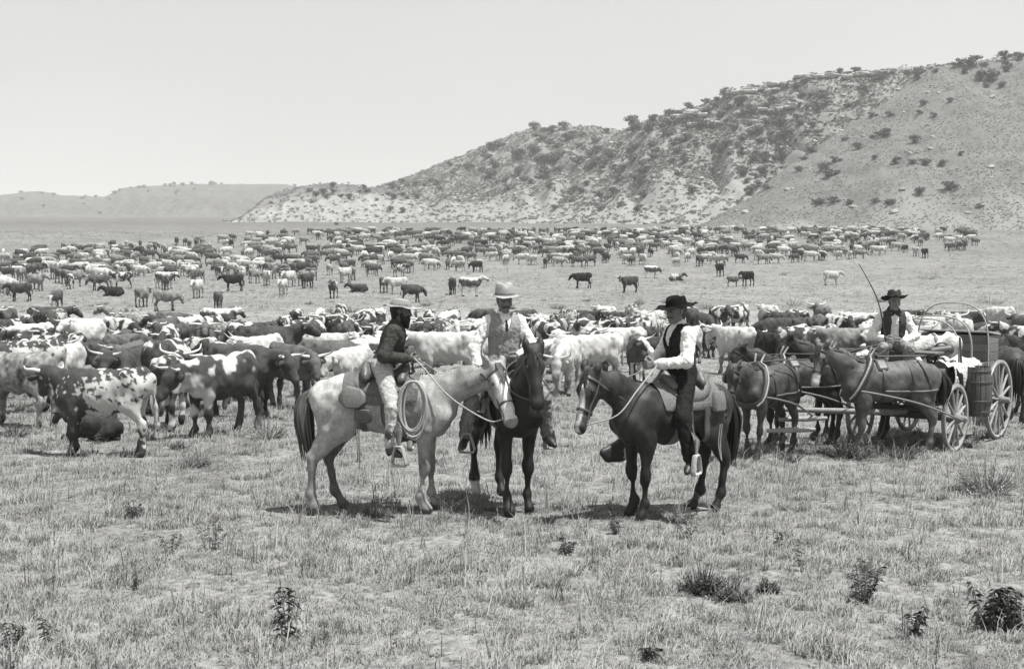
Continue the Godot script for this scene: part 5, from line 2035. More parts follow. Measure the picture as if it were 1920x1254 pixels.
func coat_of(kind: int, variant: int, f: Dictionary) -> Callable:
	var off := Vector3(variant * 3.7, variant * 1.3, variant * 5.1)
	return func(v: Vector3, _n) -> Color:
		var q: Vector3 = v - f.o
		var t: float = q.dot(f.h)
		var on_head := v.x > 0.85 and t > -0.12 and q.length() < 0.62
		var face := on_head and q.dot(f.v) > 0.02 and absf(q.dot(f.w)) < 0.10
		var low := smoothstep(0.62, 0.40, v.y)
		var big: float = spots_a.get_noise_3dv(v * 0.9 + off)
		var tiny: float = spots_b.get_noise_3dv(v + off)
		var x := 0.05
		match kind:
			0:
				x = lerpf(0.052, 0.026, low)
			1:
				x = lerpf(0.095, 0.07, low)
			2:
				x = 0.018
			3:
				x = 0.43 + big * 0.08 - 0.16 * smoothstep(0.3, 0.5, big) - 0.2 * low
				if t > 0.44 and on_head:
					x = 0.2
			4:
				x = lerpf(0.05, 0.43, smoothstep(0.02, 0.07, big + (0.12 if v.y < 0.8 else 0.0) - (0.3 if on_head else 0.0)))
			5:
				x = 0.20 + tiny * 0.12 + big * 0.08
			6:
				x = lerpf(0.44, 0.05, smoothstep(0.14, 0.20, tiny + big * 0.5 + smoothstep(-0.05, 0.40, v.x) * 0.75 - 0.08 + (0.5 if v.y < 0.42 else 0.0) + smoothstep(1.10, 1.22, v.y) * 0.4))
			7:
				x = 0.075
				if face or (v.y + big * 0.15 < 0.62 and absf(v.z) < 0.16 and v.x > -0.4) or (on_head and t > 0.3):
					x = 0.50
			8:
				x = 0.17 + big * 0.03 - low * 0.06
			9:
				x = lerpf(0.07, 0.48, smoothstep(1.06, 1.14, v.y + big * 0.12))
				x = lerpf(x, 0.48, smoothstep(0.72, 0.62, v.y + big * 0.15) * (1.0 if absf(v.z) < 0.3 else 0.0))
			10:
				x = 0.055
				if not on_head:
					var chest := smoothstep(0.02, 0.12, v.x - 0.40 + big * 0.35) * smoothstep(0.92, 0.82, v.y + big * 0.3)
					var back := smoothstep(0.02, 0.10, big - 0.06) * smoothstep(0.95, 1.02, v.y)
					x = lerpf(x, 0.46, maxf(chest, back))
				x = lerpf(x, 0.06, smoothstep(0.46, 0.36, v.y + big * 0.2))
		if v.y < 0.075:
			x = 0.03
		var vary := 1.0 if x < 0.2 else 0.3
		return grey(clampf(x * (1.0 + vary * (0.45 * big + 0.3 * tiny)), 0.01, 0.6))


# body and horns of one pose in one coat
func cow_mesh(pose: int, coat: int, variant: int, fine: bool) -> Array:
	var key := pose * 1000 + coat * 10 + variant % 3 + (100000 if fine else 0)
	if not cow_meshes.has(key):
		var o: Dictionary = POSES[pose] if pose < CALF else {"poll": Vector3(0.95, 0.70, 0.05), "muzzle": Vector3(1.25, 0.40, 0.2)}
		var f := horse_head(o)
		var sk := pose + (100 if fine else 0)
		if not cow_shapes.has(sk):
			cow_shapes[sk] = body(cow_bones(o) if pose < CALF else lying_bones(o), 0.024 if fine else 0.05, 0.026 if fine else 0.03)
			if fine:
				relief(cow_shapes[sk], 0.016)
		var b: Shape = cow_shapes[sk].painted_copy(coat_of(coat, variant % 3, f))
		var sp := 0.24 + 0.08 * (variant % 3)
		if fine:
			cow_meshes[key] = [b.mesh(M.cow_coat), horn_shape(f, -1.0, sp, 0.08 + 0.1 * (variant % 2)).mesh(M.horn), horn_shape(f, 1.0, sp, 0.08 + 0.1 * (variant % 2)).mesh(M.horn), f]
		else:
			b.add(horn_shape(f, -1.0, sp, 0.12, 4))
			b.add(horn_shape(f, 1.0, sp, 0.12, 4))
			cow_meshes[key] = [b.mesh(M.cow_coat)]
	return cow_meshes[key]


func facing(heading: float) -> String:
	var h := fposmod(heading, 360.0)
	if h < 40 or h > 320:
		return "facing right"
	if h < 140:
		return "from behind"
	if h < 220:
		return "facing left"
	return "facing viewer"


func add_cow(p: Vector3, heading: float, pose: int, coat: int, variant: int, fine: bool, size: float, group: String) -> Node3D:
	var parts := cow_mesh(pose, coat, variant, fine)
	var o: Node3D
	if fine:
		o = Node3D.new()
		for k in 3:
			var m := MeshInstance3D.new()
			m.name = ["body", "horn", "horn_001"][k]
			m.mesh = parts[k]
			o.add_child(m)
		add_eyes(o, parts[3], 0.165, 0.05, 0.094, 0.022)
	else:
		var m := MeshInstance3D.new()
		m.mesh = parts[0]
		o = m
	o.name = numbered("cow")
	add_child(o)
	o.position = p
	o.rotation.y = deg_to_rad(heading)
	o.scale = Vector3(0.93, 1.03, 1.0) * size
	o.set_meta("category", "cow")
	o.set_meta("group", group)
	return o


var footprints := []

func free_spot(p: Vector3, heading: float, size: float) -> bool:
	var d := Vector3(cos(deg_to_rad(heading)), 0, -sin(deg_to_rad(heading)))
	var mine := []
	for k in [-0.62, -0.05, 0.5, 0.95]:
		mine.append(p + d * k * size)
	for f in footprints:
		if absf(f[1].z - p.z) > 3.2 or absf(f[1].x - p.x) > 3.4:
			continue
		for a in f:
			for b in mine:
				if Vector2(a.x - b.x, a.z - b.z).length() < (0.60 if p.z > -70.0 else 0.43):
					return false
	footprints.append(mine)
	return true


func build_near_herd() -> void:
	spots_a.seed = 6
	spots_a.frequency = 2.6
	spots_a.fractal_octaves = 2
	spots_b.seed = 9
	spots_b.frequency = 9.0
	spots_b.fractal_octaves = 2
	rng.seed = 515
	var items := []
	var group := "cattle of the near herd in the creek bottom"
	# [across, how far, heading, pose, coat, variant, size, label]
	for q in [
			[188, 18.4, 180, 2, 6, 0, 1.02, "white cow with dark spots and dark forequarters, nearest at left"],
			[30, 22.5, 160, 1, 5, 1, 1.05, "pale roan cow at the left edge behind the spotted cow"],
			[412, 20.9, 236, 5, 10, 0, 1.06, "dark white-chested cow coming head on, right of the spotted cow"],
			[318, 22.0, 95, 0, 4, 1, 1.02, "patched cow seen from behind, between spotted and white-chested cows"],
			[455, 24.0, -18, 5, 0, 0, 1.08, "dark brown cow facing right behind the white-chested cow"],
			[545, 26.3, -48, 5, 1, 1, 1.05, "reddish brown longhorn looking right, nearest the dun horse's tail"],
			[240, 25.5, 262, 0, 0, 1, 1.0, "dark cow whose back shows just over the spotted cow"],
			[110, 27.0, 250, 2, 3, 0, 1.0, "cream cow turning its head, behind the roan at left edge"],
			[620, 29.0, 20, 1, 1, 2, 1.0, "reddish cow grazing just behind the dun horse's rump"],
			[838, 31.0, 178, 0, 3, 0, 1.12, "big cream white cow side on between the left and middle riders"],
			[1062, 29.5, 255, 1, 3, 1, 1.05, "white cow head down just right of the middle rider"],
			[1115, 31.5, 205, 0, 3, 2, 1.05, "white cow behind the head-down white cow, left of the bay's head"],
			[1195, 33.0, 262, 3, 7, 1, 1.0, "white-faced cow looking out over the bay horse's neck"],
			[1160, 37.0, 180, 0, 3, 0, 1.05, "white cow side on above the bay horse's ears"],
			[700, 31.0, 185, 5, 9, 1, 1.0, "line-backed cow half hidden behind the left rider"],
			[1380, 36.0, 120, 0, 3, 1, 1.1, "white cow seen from behind, right of the black-hatted rider"],
			[1440, 34.5, 95, 0, 2, 0, 1.0, "black cow seen from behind over the lead horses"],
			[1500, 38.0, 10, 0, 4, 2, 1.0, "patched cow over the lead horses' heads"],
			[1590, 36.0, 170, 0, 8, 0, 1.05, "dun cow just left of the wagon driver's knees"],
			[620, 44.0, 268, 0, 2, 1, 1.1, "black cow head on at the rear, left of the left rider's hat"],
			[500, 34.0, 8, 4, 0, 2, 1.15, "dark bull facing right in the middle of the left herd"]]:
		var p := spot(q[0], q[1])
		footprints.append([p])
		footprints.pop_back()
		free_spot(p, q[2], q[6])
		var o := add_cow(p, q[2], q[3], q[4], q[5], true, q[6], group)
		items.append({"node": o, "u": q[0], "label": q[7]})
	# a calf lying under the spotted cow
	var calf := add_cow(spot(172, 20.2), 172, CALF, 0, 0, true, 0.66, "")
	calf.remove_meta("group")
	calf.set_meta("category", "calf")
	calf.name = numbered("calf")
	calf.get_node("horn").free()
	calf.get_node("horn_001").free()
	items.append({"node": calf, "u": 172.0, "label": "small dark calf lying under the spotted cow's belly"})
	# the rest of the herd, row behind row
	var n := 0
	for row in [[25.0, -60, 520], [27.6, -60, 610], [30.4, -70, 740], [33.2, -70, 1260], [36.2, -70, 1700], [39.4, -70, 2000], [42.8, -70, 2000], [46.4, -70, 2000], [50.0, -70, 2000], [54.0, -60, 1990]]:
		var u: float = row[1]
		while u < row[2]:
			var d: float = row[0] + rng.randf_range(-1.2, 1.2)
			var heading: float = [0.0, 180.0, 75.0, 90.0, 100.0, 270.0, 285.0, 255.0, 215.0, 320.0, 240.0, 130.0][rng.randi() % 12] + rng.randf_range(-20, 20)
			var px := FOCAL / d
			var along := absf(cos(deg_to_rad(heading)))
			u += px * (0.42 + 0.62 * along)
			var size := rng.randf_range(0.88, 1.16)
			var p := spot(u, d)
			var r := rng.randf()
			var coat: int
			if u < 640:
				coat = [0, 0, 1, 1, 4, 4, 4, 5, 3, 6, 7, 10, 9, 3][rng.randi() % 14]
			else:
				coat = [0, 1, 0, 3, 3, 3, 4, 7, 3, 6, 4, 9, 10, 4][rng.randi() % 14]
			var pose := rng.randi() % 6
			u += px * (0.42 + 0.62 * along)
			if not free_spot(p, heading, size):
				continue
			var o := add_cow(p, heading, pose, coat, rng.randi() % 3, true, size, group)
			n += 1
			var row_name := "front" if row[0] < 31.5 else "middle" if row[0] < 41.0 else "rear"
			var zone := "by the left edge" if u < 150 else "behind the spotted cow" if u < 300 else "behind white-chested cow" if u < 520 else "left of the left rider" if u < 680 else "right of left rider" if u < 900 else "about the middle rider" if u < 1060 else "over the bay horse's head" if u < 1240 else "behind the black-hatted rider" if u < 1360 else "over the lead horses" if u < 1560 else "about the driver" if u < 1720 else "behind the wagon"
			items.append({"node": o, "u": u, "label": "%s cow %s, near herd's %s, %s" % [COATS[coat], facing(heading), row_name, zone]})
	tell_apart(items)
	print("near herd ", items.size())


func build_far_herd() -> void:
	rng.seed = 616
	footprints.clear()
	var items := []
	var group := "cattle of the far herd grazing the plain"
	# those standing apart in front: [across, foot y, heading, pose, coat, size, label]
	for q in [[1092, 541, 180, 5, 2, 1.0, "dark cow side on, alone right of the middle rider's hat"], [1180, 549, 200, 3, 0, 1.0, "dark cow turning, alone in front of the far herd"], [882, 556, 0, 4, 9, 1.1, "half white cow facing right, left of the middle rider's hat"], [848, 553, 100, 0, 0, 1.0, "dark cow tail on beside the half white cow"], [772, 568, 20, 1, 0, 0.9, "small dark cow grazing above the left rider's hat"], [745, 552, 200, 0, 3, 1.0, "white cow just behind the small dark grazing cow"], [720, 550, 80, 0, 1, 1.0, "brown cow tail on left of the white one above the left rider"],
			[625, 560, 265, 0, 6, 1.0, "speckled cow head on, left of the left rider's hat"], [575, 542, 240, 0, 0, 1.0, "dark cow three quarters on, left of the head-on speckled cow"], [530, 553, 260, 0, 3, 0.9, "pale cow head on at the front of the far herd"], [437, 547, 190, 0, 2, 1.05, "dark cow side on alone among pale ones at left"], [409, 587, 95, 0, 1, 0.85, "small brown cow tail on, nearest of the far herd at left"], [311, 590, 10, 1, 8, 0.9, "pale thin cow facing right, next to the nearest brown one"], [266, 577, 80, 0, 8, 0.95, "pale brown cow tail on, left of the thin pale cow"], [105, 582, 270, 1, 7, 0.9, "cow with white face head on, alone at far left"], [37, 566, 190, 0, 0, 0.95, "dark cow side on nearest the left edge"],
			[370, 560, 262, 0, 3, 1.0, "white cow head on, between the thin and the dark one"], [1375, 538, 0, 0, 1, 0.72, "brown calf side on before the dark cow right of the bay's rider"], [1402, 537, 120, 0, 2, 1.0, "black cow standing over the brown calf"], [1350, 519, 100, 0, 2, 1.05, "black cow tail on, a little farther than the calf"], [1560, 535, 0, 0, 3, 0.95, "lone white cow on the open flat left of the driver's whip"], [1222, 523, 10, 1, 9, 1.0, "line-backed cow before the far herd above the bay horse"],
			[1735, 484, 95, 0, 2, 1.05, "black cow tail on at the right end of the far herd"], [1718, 481, 95, 0, 3, 1.05, "pale cow tail on beside the black one at right end"], [1780, 470, 0, 1, 5, 1.0, "grey cow grazing at the far right end of the herd"]]:
		var p := sight(q[0], q[1], 70.0)
		free_spot(p, q[2], q[5])
		var o := add_cow(p, q[2], q[3], q[4], rng.randi() % 3, false, q[5], group)
		items.append({"node": o, "u": q[0], "label": q[6]})
	for q in [[1268, 527, 20, 6, "spotted cow lying alone on the flat above the bay horse"], [672, 549, 185, 0, "dark cow lying, above and left of the left rider's hat"], [212, 556, 190, 2, "dark cow lying among pale ones at left"]]:
		var p := sight(q[0], q[1], 70.0)
		free_spot(p, q[2], 1.0)
		var o := add_cow(p, q[2], CALF, q[3], 0, false, 1.0, group)
		items.append({"node": o, "u": q[0], "label": q[4]})
	var all := []
	var tries := 0
	while all.size() < 1080 and tries < 30000:
		tries += 1
		var u := rng.randf_range(-40, 1830)
		var top := table([-40, 100, 200, 350, 450, 560, 800, 1100, 1300, 1900], [488, 472, 466, 458, 446, 440, 436, 438, 434, 438], u)
		var bottom := table([-40, 100, 250, 400, 600, 900, 1100, 1300, 1500, 1830], [560, 548, 546, 546, 536, 512, 503, 501, 494, 470], u)
		var y := lerpf(top, bottom, pow(rng.randf(), 1.15))
		var dens := 1.0 if u > 640 else 0.72 if u > 420 else 0.5
		if y > bottom - 22.0:
			dens *= 0.4
		if u > 1640:
			dens *= 0.5
		if rng.randf() > dens * (0.75 + 1.1 * patchy.get_noise_2d(u * 0.012, y * 0.04)):
			continue
		var p := sight(u, y, 70.0)
		var heading: float = [0.0, 180.0, 90.0, 270.0][rng.randi() % 4] + rng.randf_range(-40, 40)
		if p == Vector3.ZERO or not free_spot(p, heading, 1.1):
			continue
		all.append({"u": u, "p": p, "h": heading, "y": y})
	all.sort_custom(func(a, b): return a.p.z > b.p.z)
	var at := []
	var tint := []
	var single := 300 - items.size() - near_count()
	for k in all.size():
		var a: Dictionary = all[k]
		var coat: int = [0, 0, 1, 1, 3, 3, 3, 3, 4, 5, 6, 7, 8, 9, 3, 4][rng.randi() % 16]
		var size := rng.randf_range(0.95, 1.15)
		if k < single:
			var pose: int = [0, 1, 1, 2, 3, 5, 0][rng.randi() % 7]
			var o := add_cow(a.p, a.h, pose, coat, rng.randi() % 3, false, size, group)
			var row_name := "front" if a.y > 505 else "middle" if a.y > 480 else "rear"
			var zone := "near the left edge" if a.u < 180 else "left of the badlands" if a.u < 440 else "below the pale badlands" if a.u < 760 else "above the left rider" if a.u < 880 else "about the middle rider's hat" if a.u < 1060 else "above the bay horse" if a.u < 1240 else "above the black-hatted rider" if a.u < 1400 else "below the gully" if a.u < 1560 else "above the driver" if a.u < 1720 else "at the right end"
			items.append({"node": o, "u": a.u, "label": "%s cow %s, far herd's %s, %s" % [COATS[coat], facing(a.h), row_name, zone]})
		else:
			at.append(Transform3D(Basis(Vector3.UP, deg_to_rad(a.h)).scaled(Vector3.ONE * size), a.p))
			tint.append(grey([0.05, 0.09, 0.035, 0.40, 0.34, 0.18, 0.07, 0.42, 0.28, 0.12][rng.randi() % 10]))
	tell_apart(items)
	if at.size():
		var f := horse_head(POSES[1])
		var b: Shape = body(cow_bones(POSES[1]), 0.06, 0.03)
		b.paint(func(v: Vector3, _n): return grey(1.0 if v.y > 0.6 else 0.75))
		b.add(horn_shape(f, -1.0, 0.4, 0.2, 4))
		b.add(horn_shape(f, 1.0, 0.4, 0.2, 4))
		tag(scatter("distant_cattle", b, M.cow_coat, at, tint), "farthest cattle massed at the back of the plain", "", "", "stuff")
	print("far herd ", items.size(), " + ", at.size())
	# two herders among the cattle
	for q in [[1806, 470, 40, 0.05, 0.5, "distant herder in white on a dark horse at the herd's right end"], [1640, 463, 180, 0.42, 0.45, "distant herder on a white horse at the back of the herd"]]:
		herder(sight(q[0], q[1], 70.0), q[2], q[3], q[4], q[5])


func near_count() -> int:
	var n := 0
	for c in get_children():
		if c.has_meta("category") and c.get_meta("category") in ["cow", "calf"]:
			n += 1
	return n


func herder(p: Vector3, heading: float, horse: float, coat: float, label: String) -> void:
	var o := {"poll": Vector3(1.05, 1.68, 0), "muzzle": Vector3(1.38, 1.25, 0)}
	var b := body(horse_bones(o), 0.05, 0.03)
	b.paint(func(_v, _n): return grey(horse))
	b.tube([Vector3(-0.77, 1.25, 0), Vector3(-0.9, 0.9, 0), Vector3(-0.9, 0.5, 0)], [0.04, 0.06, 0.02], 6, grey(horse * 0.6))
	var hs := obj("horse", b, M.coat, null)
	hs.position = p
	hs.rotation.y = deg_to_rad(heading)
	tag(hs, label.replace("herder in white on a dark horse", "dark saddle horse under a herder").replace("herder on a white horse", "white saddle horse under a herder"), "horse")
	var m := [bone(Vector3(0, 0.05, 0), Vector3(0, 0.45, 0), 0.14, 0.17), bone(Vector3(0, 0.47, -0.18), Vector3(0, 0.47, 0.18), 0.07, 0.07), bone(Vector3(0.02, 0.66, 0), Vector3(0.02, 0.72, 0), 0.09, 0.09), bone(Vector3(0, 0.5, 0), Vector3(0, 0.6, 0), 0.06, 0.06)]
	for s in [-1.0, 1.0]:
		m.append(bone(Vector3(0, 0.05, s * 0.12), Vector3(0.22, -0.35, s * 0.37), 0.1, 0.08))
		m.append(bone(Vector3(0.22, -0.35, s * 0.37), Vector3(0.14, -0.8, s * 0.42), 0.075, 0.06))
		m.append(bone(Vector3(0, 0.47, s * 0.2), Vector3(0.1, 0.22, s * 0.27), 0.06, 0.05))
		m.append(bone(Vector3(0.1, 0.22, s * 0.27), Vector3(0.34, 0.18, s * 0.06), 0.05, 0.04))
	var ps := body(m, 0.03, 0.02)
	ps.paint(func(v: Vector3, _n): return grey(coat if v.y > 0.1 and v.y < 0.58 else 0.05))
	ps.lathe([Vector2(0.001, 0.12), Vector2(0.09, 0.11), Vector2(0.1, 0.02), Vector2(0.2, 0.0), Vector2(0.1, -0.01)], 12, grey(0.1), Transform3D(Basis(), Vector3(0.02, 0.76, 0)))
	var po := obj("person", ps, M.cloth, null)
	po.position = p + Vector3(0, 1.47, 0)
	po.rotation.y = deg_to_rad(heading)
	tag(po, label, "person")
# ---------------------------------------------------------------- the wagon
func wheel(parent: Node3D, at: Vector3, r: float, spokes: int, out: float) -> void:
	var w := Node3D.new()
	w.name = "wheel" if not parent.has_node("wheel") else "wheel_%03d" % parent.get_children().filter(func(c): return String(c.name).begins_with("wheel")).size()
	parent.add_child(w)
	w.position = at
	# turned about z
	var t := Transform3D(Basis(Vector3.RIGHT, PI / 2), Vector3.ZERO)
	var hub := Shape.new()
	hub.lathe([Vector2(0.001, 0.17), Vector2(0.045, 0.17), Vector2(0.05, 0.10), Vector2(0.085, 0.05), Vector2(0.09, -0.05), Vector2(0.07, -0.12), Vector2(0.001, -0.12)], 16, grey(0.26), Transform3D(Basis(Vector3.RIGHT, PI / 2 * out), Vector3.ZERO))
	obj("hub", hub, M.wood, w)
	var rim := Shape.new()
	rim.lathe([Vector2(r - 0.065, 0.022), Vector2(r - 0.012, 0.027), Vector2(r - 0.012, -0.027), Vector2(r - 0.065, -0.022), Vector2(r - 0.065, 0.022)], 44, grey(0.34), t)
	obj("rim", rim, M.wood, w)
	var ty := Shape.new()
	ty.lathe([Vector2(r - 0.012, 0.028), Vector2(r, 0.025), Vector2(r, -0.025), Vector2(r - 0.012, -0.028)], 44, grey(0.30), t)
	obj("tyre", ty, M.metal, w)
	for k in spokes:
		var a := TAU * (k + 0.3) / spokes
		var d := Vector3(cos(a), sin(a), 0)
		var s := Shape.new()
		s.tube([d * 0.07, d * 0.2, d * (r - 0.055)], [0.026, 0.024, 0.018], 7, grey(0.33 * (0.85 + 0.3 * fposmod(k * 0.37, 1.0))))
		obj("spoke", s, M.wood, w)


func build_wagon() -> void:
	rng.seed = 808
	var p0 := spot(1702, 19.3)
	var heading := 231.0
	var t := thing("chuck_wagon", "open chuck wagon with bare hoops and pale spoked wheels at right", "wagon", p0, heading)
	var slope := ground(spot(1800, 20.6).x, -20.6) - p0.y
	t.rotation.z = -atan2(slope, 2.0) * 0.5
	var w := grey(0.20)
	wheel(t, Vector3(0, 0.53, -0.76), 0.53, 12, -1.0)
	wheel(t, Vector3(0, 0.53, 0.76), 0.53, 12, 1.0)
	wheel(t, Vector3(-2.05, 0.66, -0.76), 0.66, 14, -1.0)
	wheel(t, Vector3(-2.05, 0.66, 0.76), 0.66, 14, 1.0)
	for x in [0.0, -2.05]:
		var y := 0.53 if x == 0.0 else 0.66
		var ax := Shape.new()
		ax.box(Transform3D(Basis(), Vector3(x, y, 0)), Vector3(0.10, 0.10, 1.30), grey(0.10))
		ax.box(Transform3D(Basis(), Vector3(x, y + 0.10, 0)), Vector3(0.12, 0.08, 1.05), grey(0.12))
		obj("axle", ax, M.wood, t)
	var reach := Shape.new()
	reach.box(Transform3D(Basis(), Vector3(-1.05, 0.6, 0)), Vector3(2.2, 0.08, 0.09), grey(0.10))
	obj("reach", reach, M.wood, t)
	# the box: floor boards and side boards each their own
	for k in 6:
		var b := Shape.new()
		b.box(Transform3D(Basis(), Vector3(-1.05, 0.80, -0.44 + k * 0.176)), Vector3(2.9, 0.03, 0.17), w * (0.8 + 0.08 * (k % 3)))
		obj("floor_board", b, M.wood, t)
	for s in [-1.0, 1.0]:
		for k in 3:
			var b := Shape.new()
			b.box(Transform3D(Basis(), Vector3(-1.05, 0.89 + k * 0.155, s * 0.545)), Vector3(2.92, 0.15, 0.028), w * (0.85 + 0.13 * ((k + int(s)) % 3)))
			obj("side_board", b, M.wood, t)
		for x in [0.25, -0.7, -1.6, -2.4]:
			var b := Shape.new()
			b.box(Transform3D(Basis(), Vector3(x, 1.02, s * 0.575)), Vector3(0.06, 0.56, 0.03), w * 0.8)
			obj("stake", b, M.wood, t)
	for k in 3:
		var b := Shape.new()
		b.box(Transform3D(Basis(), Vector3(0.40, 0.89 + k * 0.155, 0)), Vector3(0.028, 0.15, 1.06), w * (0.9 + 0.1 * (k % 2)))
		obj("front_board", b, M.wood, t)
	# seat and footboard
	var sb := Shape.new()
	sb.box(Transform3D(Basis(), Vector3(0.12, 1.52, 0)), Vector3(0.40, 0.035, 1.08), grey(0.16))
	obj("seat", sb, M.wood, t)
	for s in [-0.42, 0.42]:
		var sp := Shape.new()
		sp.tube(arc(Vector3(0.3, 1.47, s), Vector3(-0.08, 1.49, s), Vector3(0, -0.19, 0), 8), [0.014], 6, grey(0.08), Vector3.BACK, 1.8)
		obj("seat_spring", sp, M.metal, t)
	var fb := Shape.new()
	fb.box(Transform3D(Basis(Vector3.BACK, 0.5), Vector3(0.52, 0.90, 0)), Vector3(0.24, 0.03, 0.95), grey(0.15))
	obj("footboard", fb, M.wood, t)
	# hoops
	var hx := [-0.55, -1.15, -1.95]
	var hy := [2.02, 2.05, 2.25]
	for k in 3:
		var pts := []
		for q in 21:
			var a := PI * q / 20.0
			var cx := cos(a)
			pts.append(Vector3(hx[k] + 0.03 * sin(a * 2.0), 1.30 + (hy[k] - 1.30) * pow(sin(a), 0.62), signf(cx) * 0.60 * pow(absf(cx), 0.7)))
		pts.insert(0, Vector3(hx[k], 0.92, 0.60))
		pts.append(Vector3(hx[k], 0.92, -0.60))
		var h := Shape.new()
		h.tube(pts, [0.013], 6, grey(0.34), Vector3.RIGHT, 1.5)
		obj("hoop", h, M.wood, t)
	# chuck box at the tail
	var cb := Node3D.new()
	cb.name = "chuck_box"
	t.add_child(cb)
	for k in 6:
		var b := Shape.new()
		b.box(Transform3D(Basis(), Vector3(-2.30, 0.92 + k * 0.145, -0.545 - 0.02)), Vector3(0.50, 0.14, 0.025), w * (0.8 + 0.15 * (k % 3)))
		obj("plank", b, M.wood, cb)
		b = Shape.new()
		b.box(Transform3D(Basis(), Vector3(-2.04, 0.92 + k * 0.145, 0)), Vector3(0.025, 0.14, 1.08), w * (0.75 + 0.15 * ((k + 1) % 3)))
		obj("plank", b, M.wood, cb)
		b = Shape.new()
		b.box(Transform3D(Basis(), Vector3(-2.30, 0.92 + k * 0.145, 0.565)), Vector3(0.50, 0.14, 0.025), w * (0.8 + 0.15 * (k % 2)))
		obj("plank", b, M.wood, cb)
	var lid := Shape.new()
	lid.box(Transform3D(Basis(Vector3.BACK, 0.10), Vector3(-2.30, 1.745, 0)), Vector3(0.60, 0.03, 1.20), grey(0.42))
	obj("lid", lid, M.wood, cb)
	var back := Shape.new()
	back.box(Transform3D(Basis(), Vector3(-2.56, 1.28, 0)), Vector3(0.03, 0.86, 1.10), w)
	obj("door", back, M.wood, cb)
	# brake lever and block
	var br := Shape.new()
	br.tube([Vector3(-0.75, 0.70, -0.62), Vector3(-0.45, 1.75, -0.64)], [0.022, 0.016], 6, grey(0.14))
	obj("brake_lever", br, M.wood, t)
	br = Shape.new()
	br.box(Transform3D(Basis(), Vector3(-1.05, 0.62, -0.74)), Vector3(0.08, 0.22, 0.10), grey(0.10))
	obj("brake_block", br, M.wood, t)
	# pole, doubletree and swingletrees
	var inv := t.transform.affine_inverse()
	var pole_end := inv * (spot(1468, 18.95) + Vector3(0, 0.62, 0))
	var pl := Shape.new()
	pl.tube([Vector3(-0.1, 0.58, 0), Vector3(0.5, 0.60, 0.05), (Vector3(0.5, 0.60, 0.05)).lerp(pole_end, 0.5), pole_end], [0.055, 0.05, 0.045, 0.035], 8, grey(0.30))
	obj("pole", pl, M.wood, t)
	for q in [[1530, 18.55, 1440, 18.35, 0.36], [1552, 18.75, 1462, 18.6, 0.50]]:
		var a: Vector3 = inv * (spot(q[0], q[1]) + Vector3(0, q[4], 0))
		var b: Vector3 = inv * (spot(q[2], q[3]) + Vector3(0, q[4], 0))
		var s := Shape.new()
		s.tube([a, a.lerp(b, 0.5), b], [0.03, 0.042, 0.03], 8, grey(0.36))
		obj("swingletree", s, M.wood, t)
	# ---- what it carries
	var on := func(local: Vector3) -> Vector3: return t.transform * local
	var bar := thing("water_barrel", "wooden water barrel strapped to the wagon's side between the wheels", "barrel", on.call(Vector3(-0.86, 0.50, -0.80)), heading)
	for k in 18:
		var a := TAU * k / 18.0
		var st := Shape.new()
		var rows := []
		for q in 9:
			var y := 0.78 * q / 8.0
			var rr := 0.185 + 0.04 * sin(PI * q / 8.0)
			var row := []
			for m in [[-0.165, -0.02], [-0.15, 0.0], [0.15, 0.0], [0.165, -0.02]]:
				row.append(Vector3(cos(a + m[0]) * (rr + m[1]), y, sin(a + m[0]) * (rr + m[1])))
			rows.append(row)
		st.sheet(rows, grey(0.12 * (0.75 + 0.5 * fposmod(k * 0.618, 1.0))))
		obj("stave", st, M.wood, bar)
	for y in [0.07, 0.24, 0.54, 0.71]:
		var rr: float = 0.188 + 0.04 * sin(PI * y / 0.78)
		var hp := Shape.new()
		hp.lathe([Vector2(rr, y - 0.018), Vector2(rr + 0.006, y - 0.015), Vector2(rr + 0.006, y + 0.015), Vector2(rr, y + 0.018)], 30, grey(0.10))
		obj("hoop", hp, M.metal, bar)
	for y in [0.02, 0.75]:
		var hd := Shape.new()
		hd.lathe([Vector2(0.001, y + 0.004), Vector2(0.185, y)], 26, grey(0.15))
		obj("head", hd, M.wood, bar)
	# bedroll: a canvas roll with a dark strap
	var bed := thing("bedroll", "pale canvas bedroll tied with straps on top of the load behind the driver", "bedroll", on.call(Vector3(-0.36, 1.57, -0.10)), 0.0)
	var rl := Shape.new()
	var nz := mottled(41, 5.0)
	var pts := []
	var rad := []
	for k in 19:
		var x := (k / 18.0 - 0.5) * 1.15
		pts.append(Vector3(x, 0.13 * x, 0.1 * x))
		rad.append((0.185 + 0.02 * sin(k * 1.3) + 0.015 * cos(k * 2.1)) * (0.55 if k == 0 or k == 18 else 0.85 if k == 1 or k == 17 else 1.0))
	rl.tube(pts, rad, 26, grey(0.55))
	for k in rl.v.size():
		rl.v[k] += rl.n[k] * nz.get_noise_3dv(rl.v[k] * 1.5) * 0.03
	rl.smooth(0)
	obj("roll", rl, M.canvas, bed)
	for x in [-0.22, 0.14]:
		var sp := Shape.new()
		var ring := []
		for k in 17:
			var a := TAU * k / 16.0
			ring.append(Vector3(x, 0.13 * x + cos(a) * 0.203, 0.1 * x + sin(a) * 0.203))
		sp.tube(ring, [0.014], 5, grey(0.09), Vector3.RIGHT, 2.2)
		obj("strap", sp, M.leather, bed)
	var pouch := body([bone(Vector3(0.06, -0.06, 0.22), Vector3(0.32, -0.02, 0.23), 0.085, 0.085)], 0.015, 0.012)
	pouch.paint(func(_v, _n): return grey(0.05))
	var po := thing("leather_bag", "dark leather bag lying against the pale bedroll", "bag", bed.position, 0.0)
	obj("bag", pouch, M.leather, po)
	var bk := Shape.new()
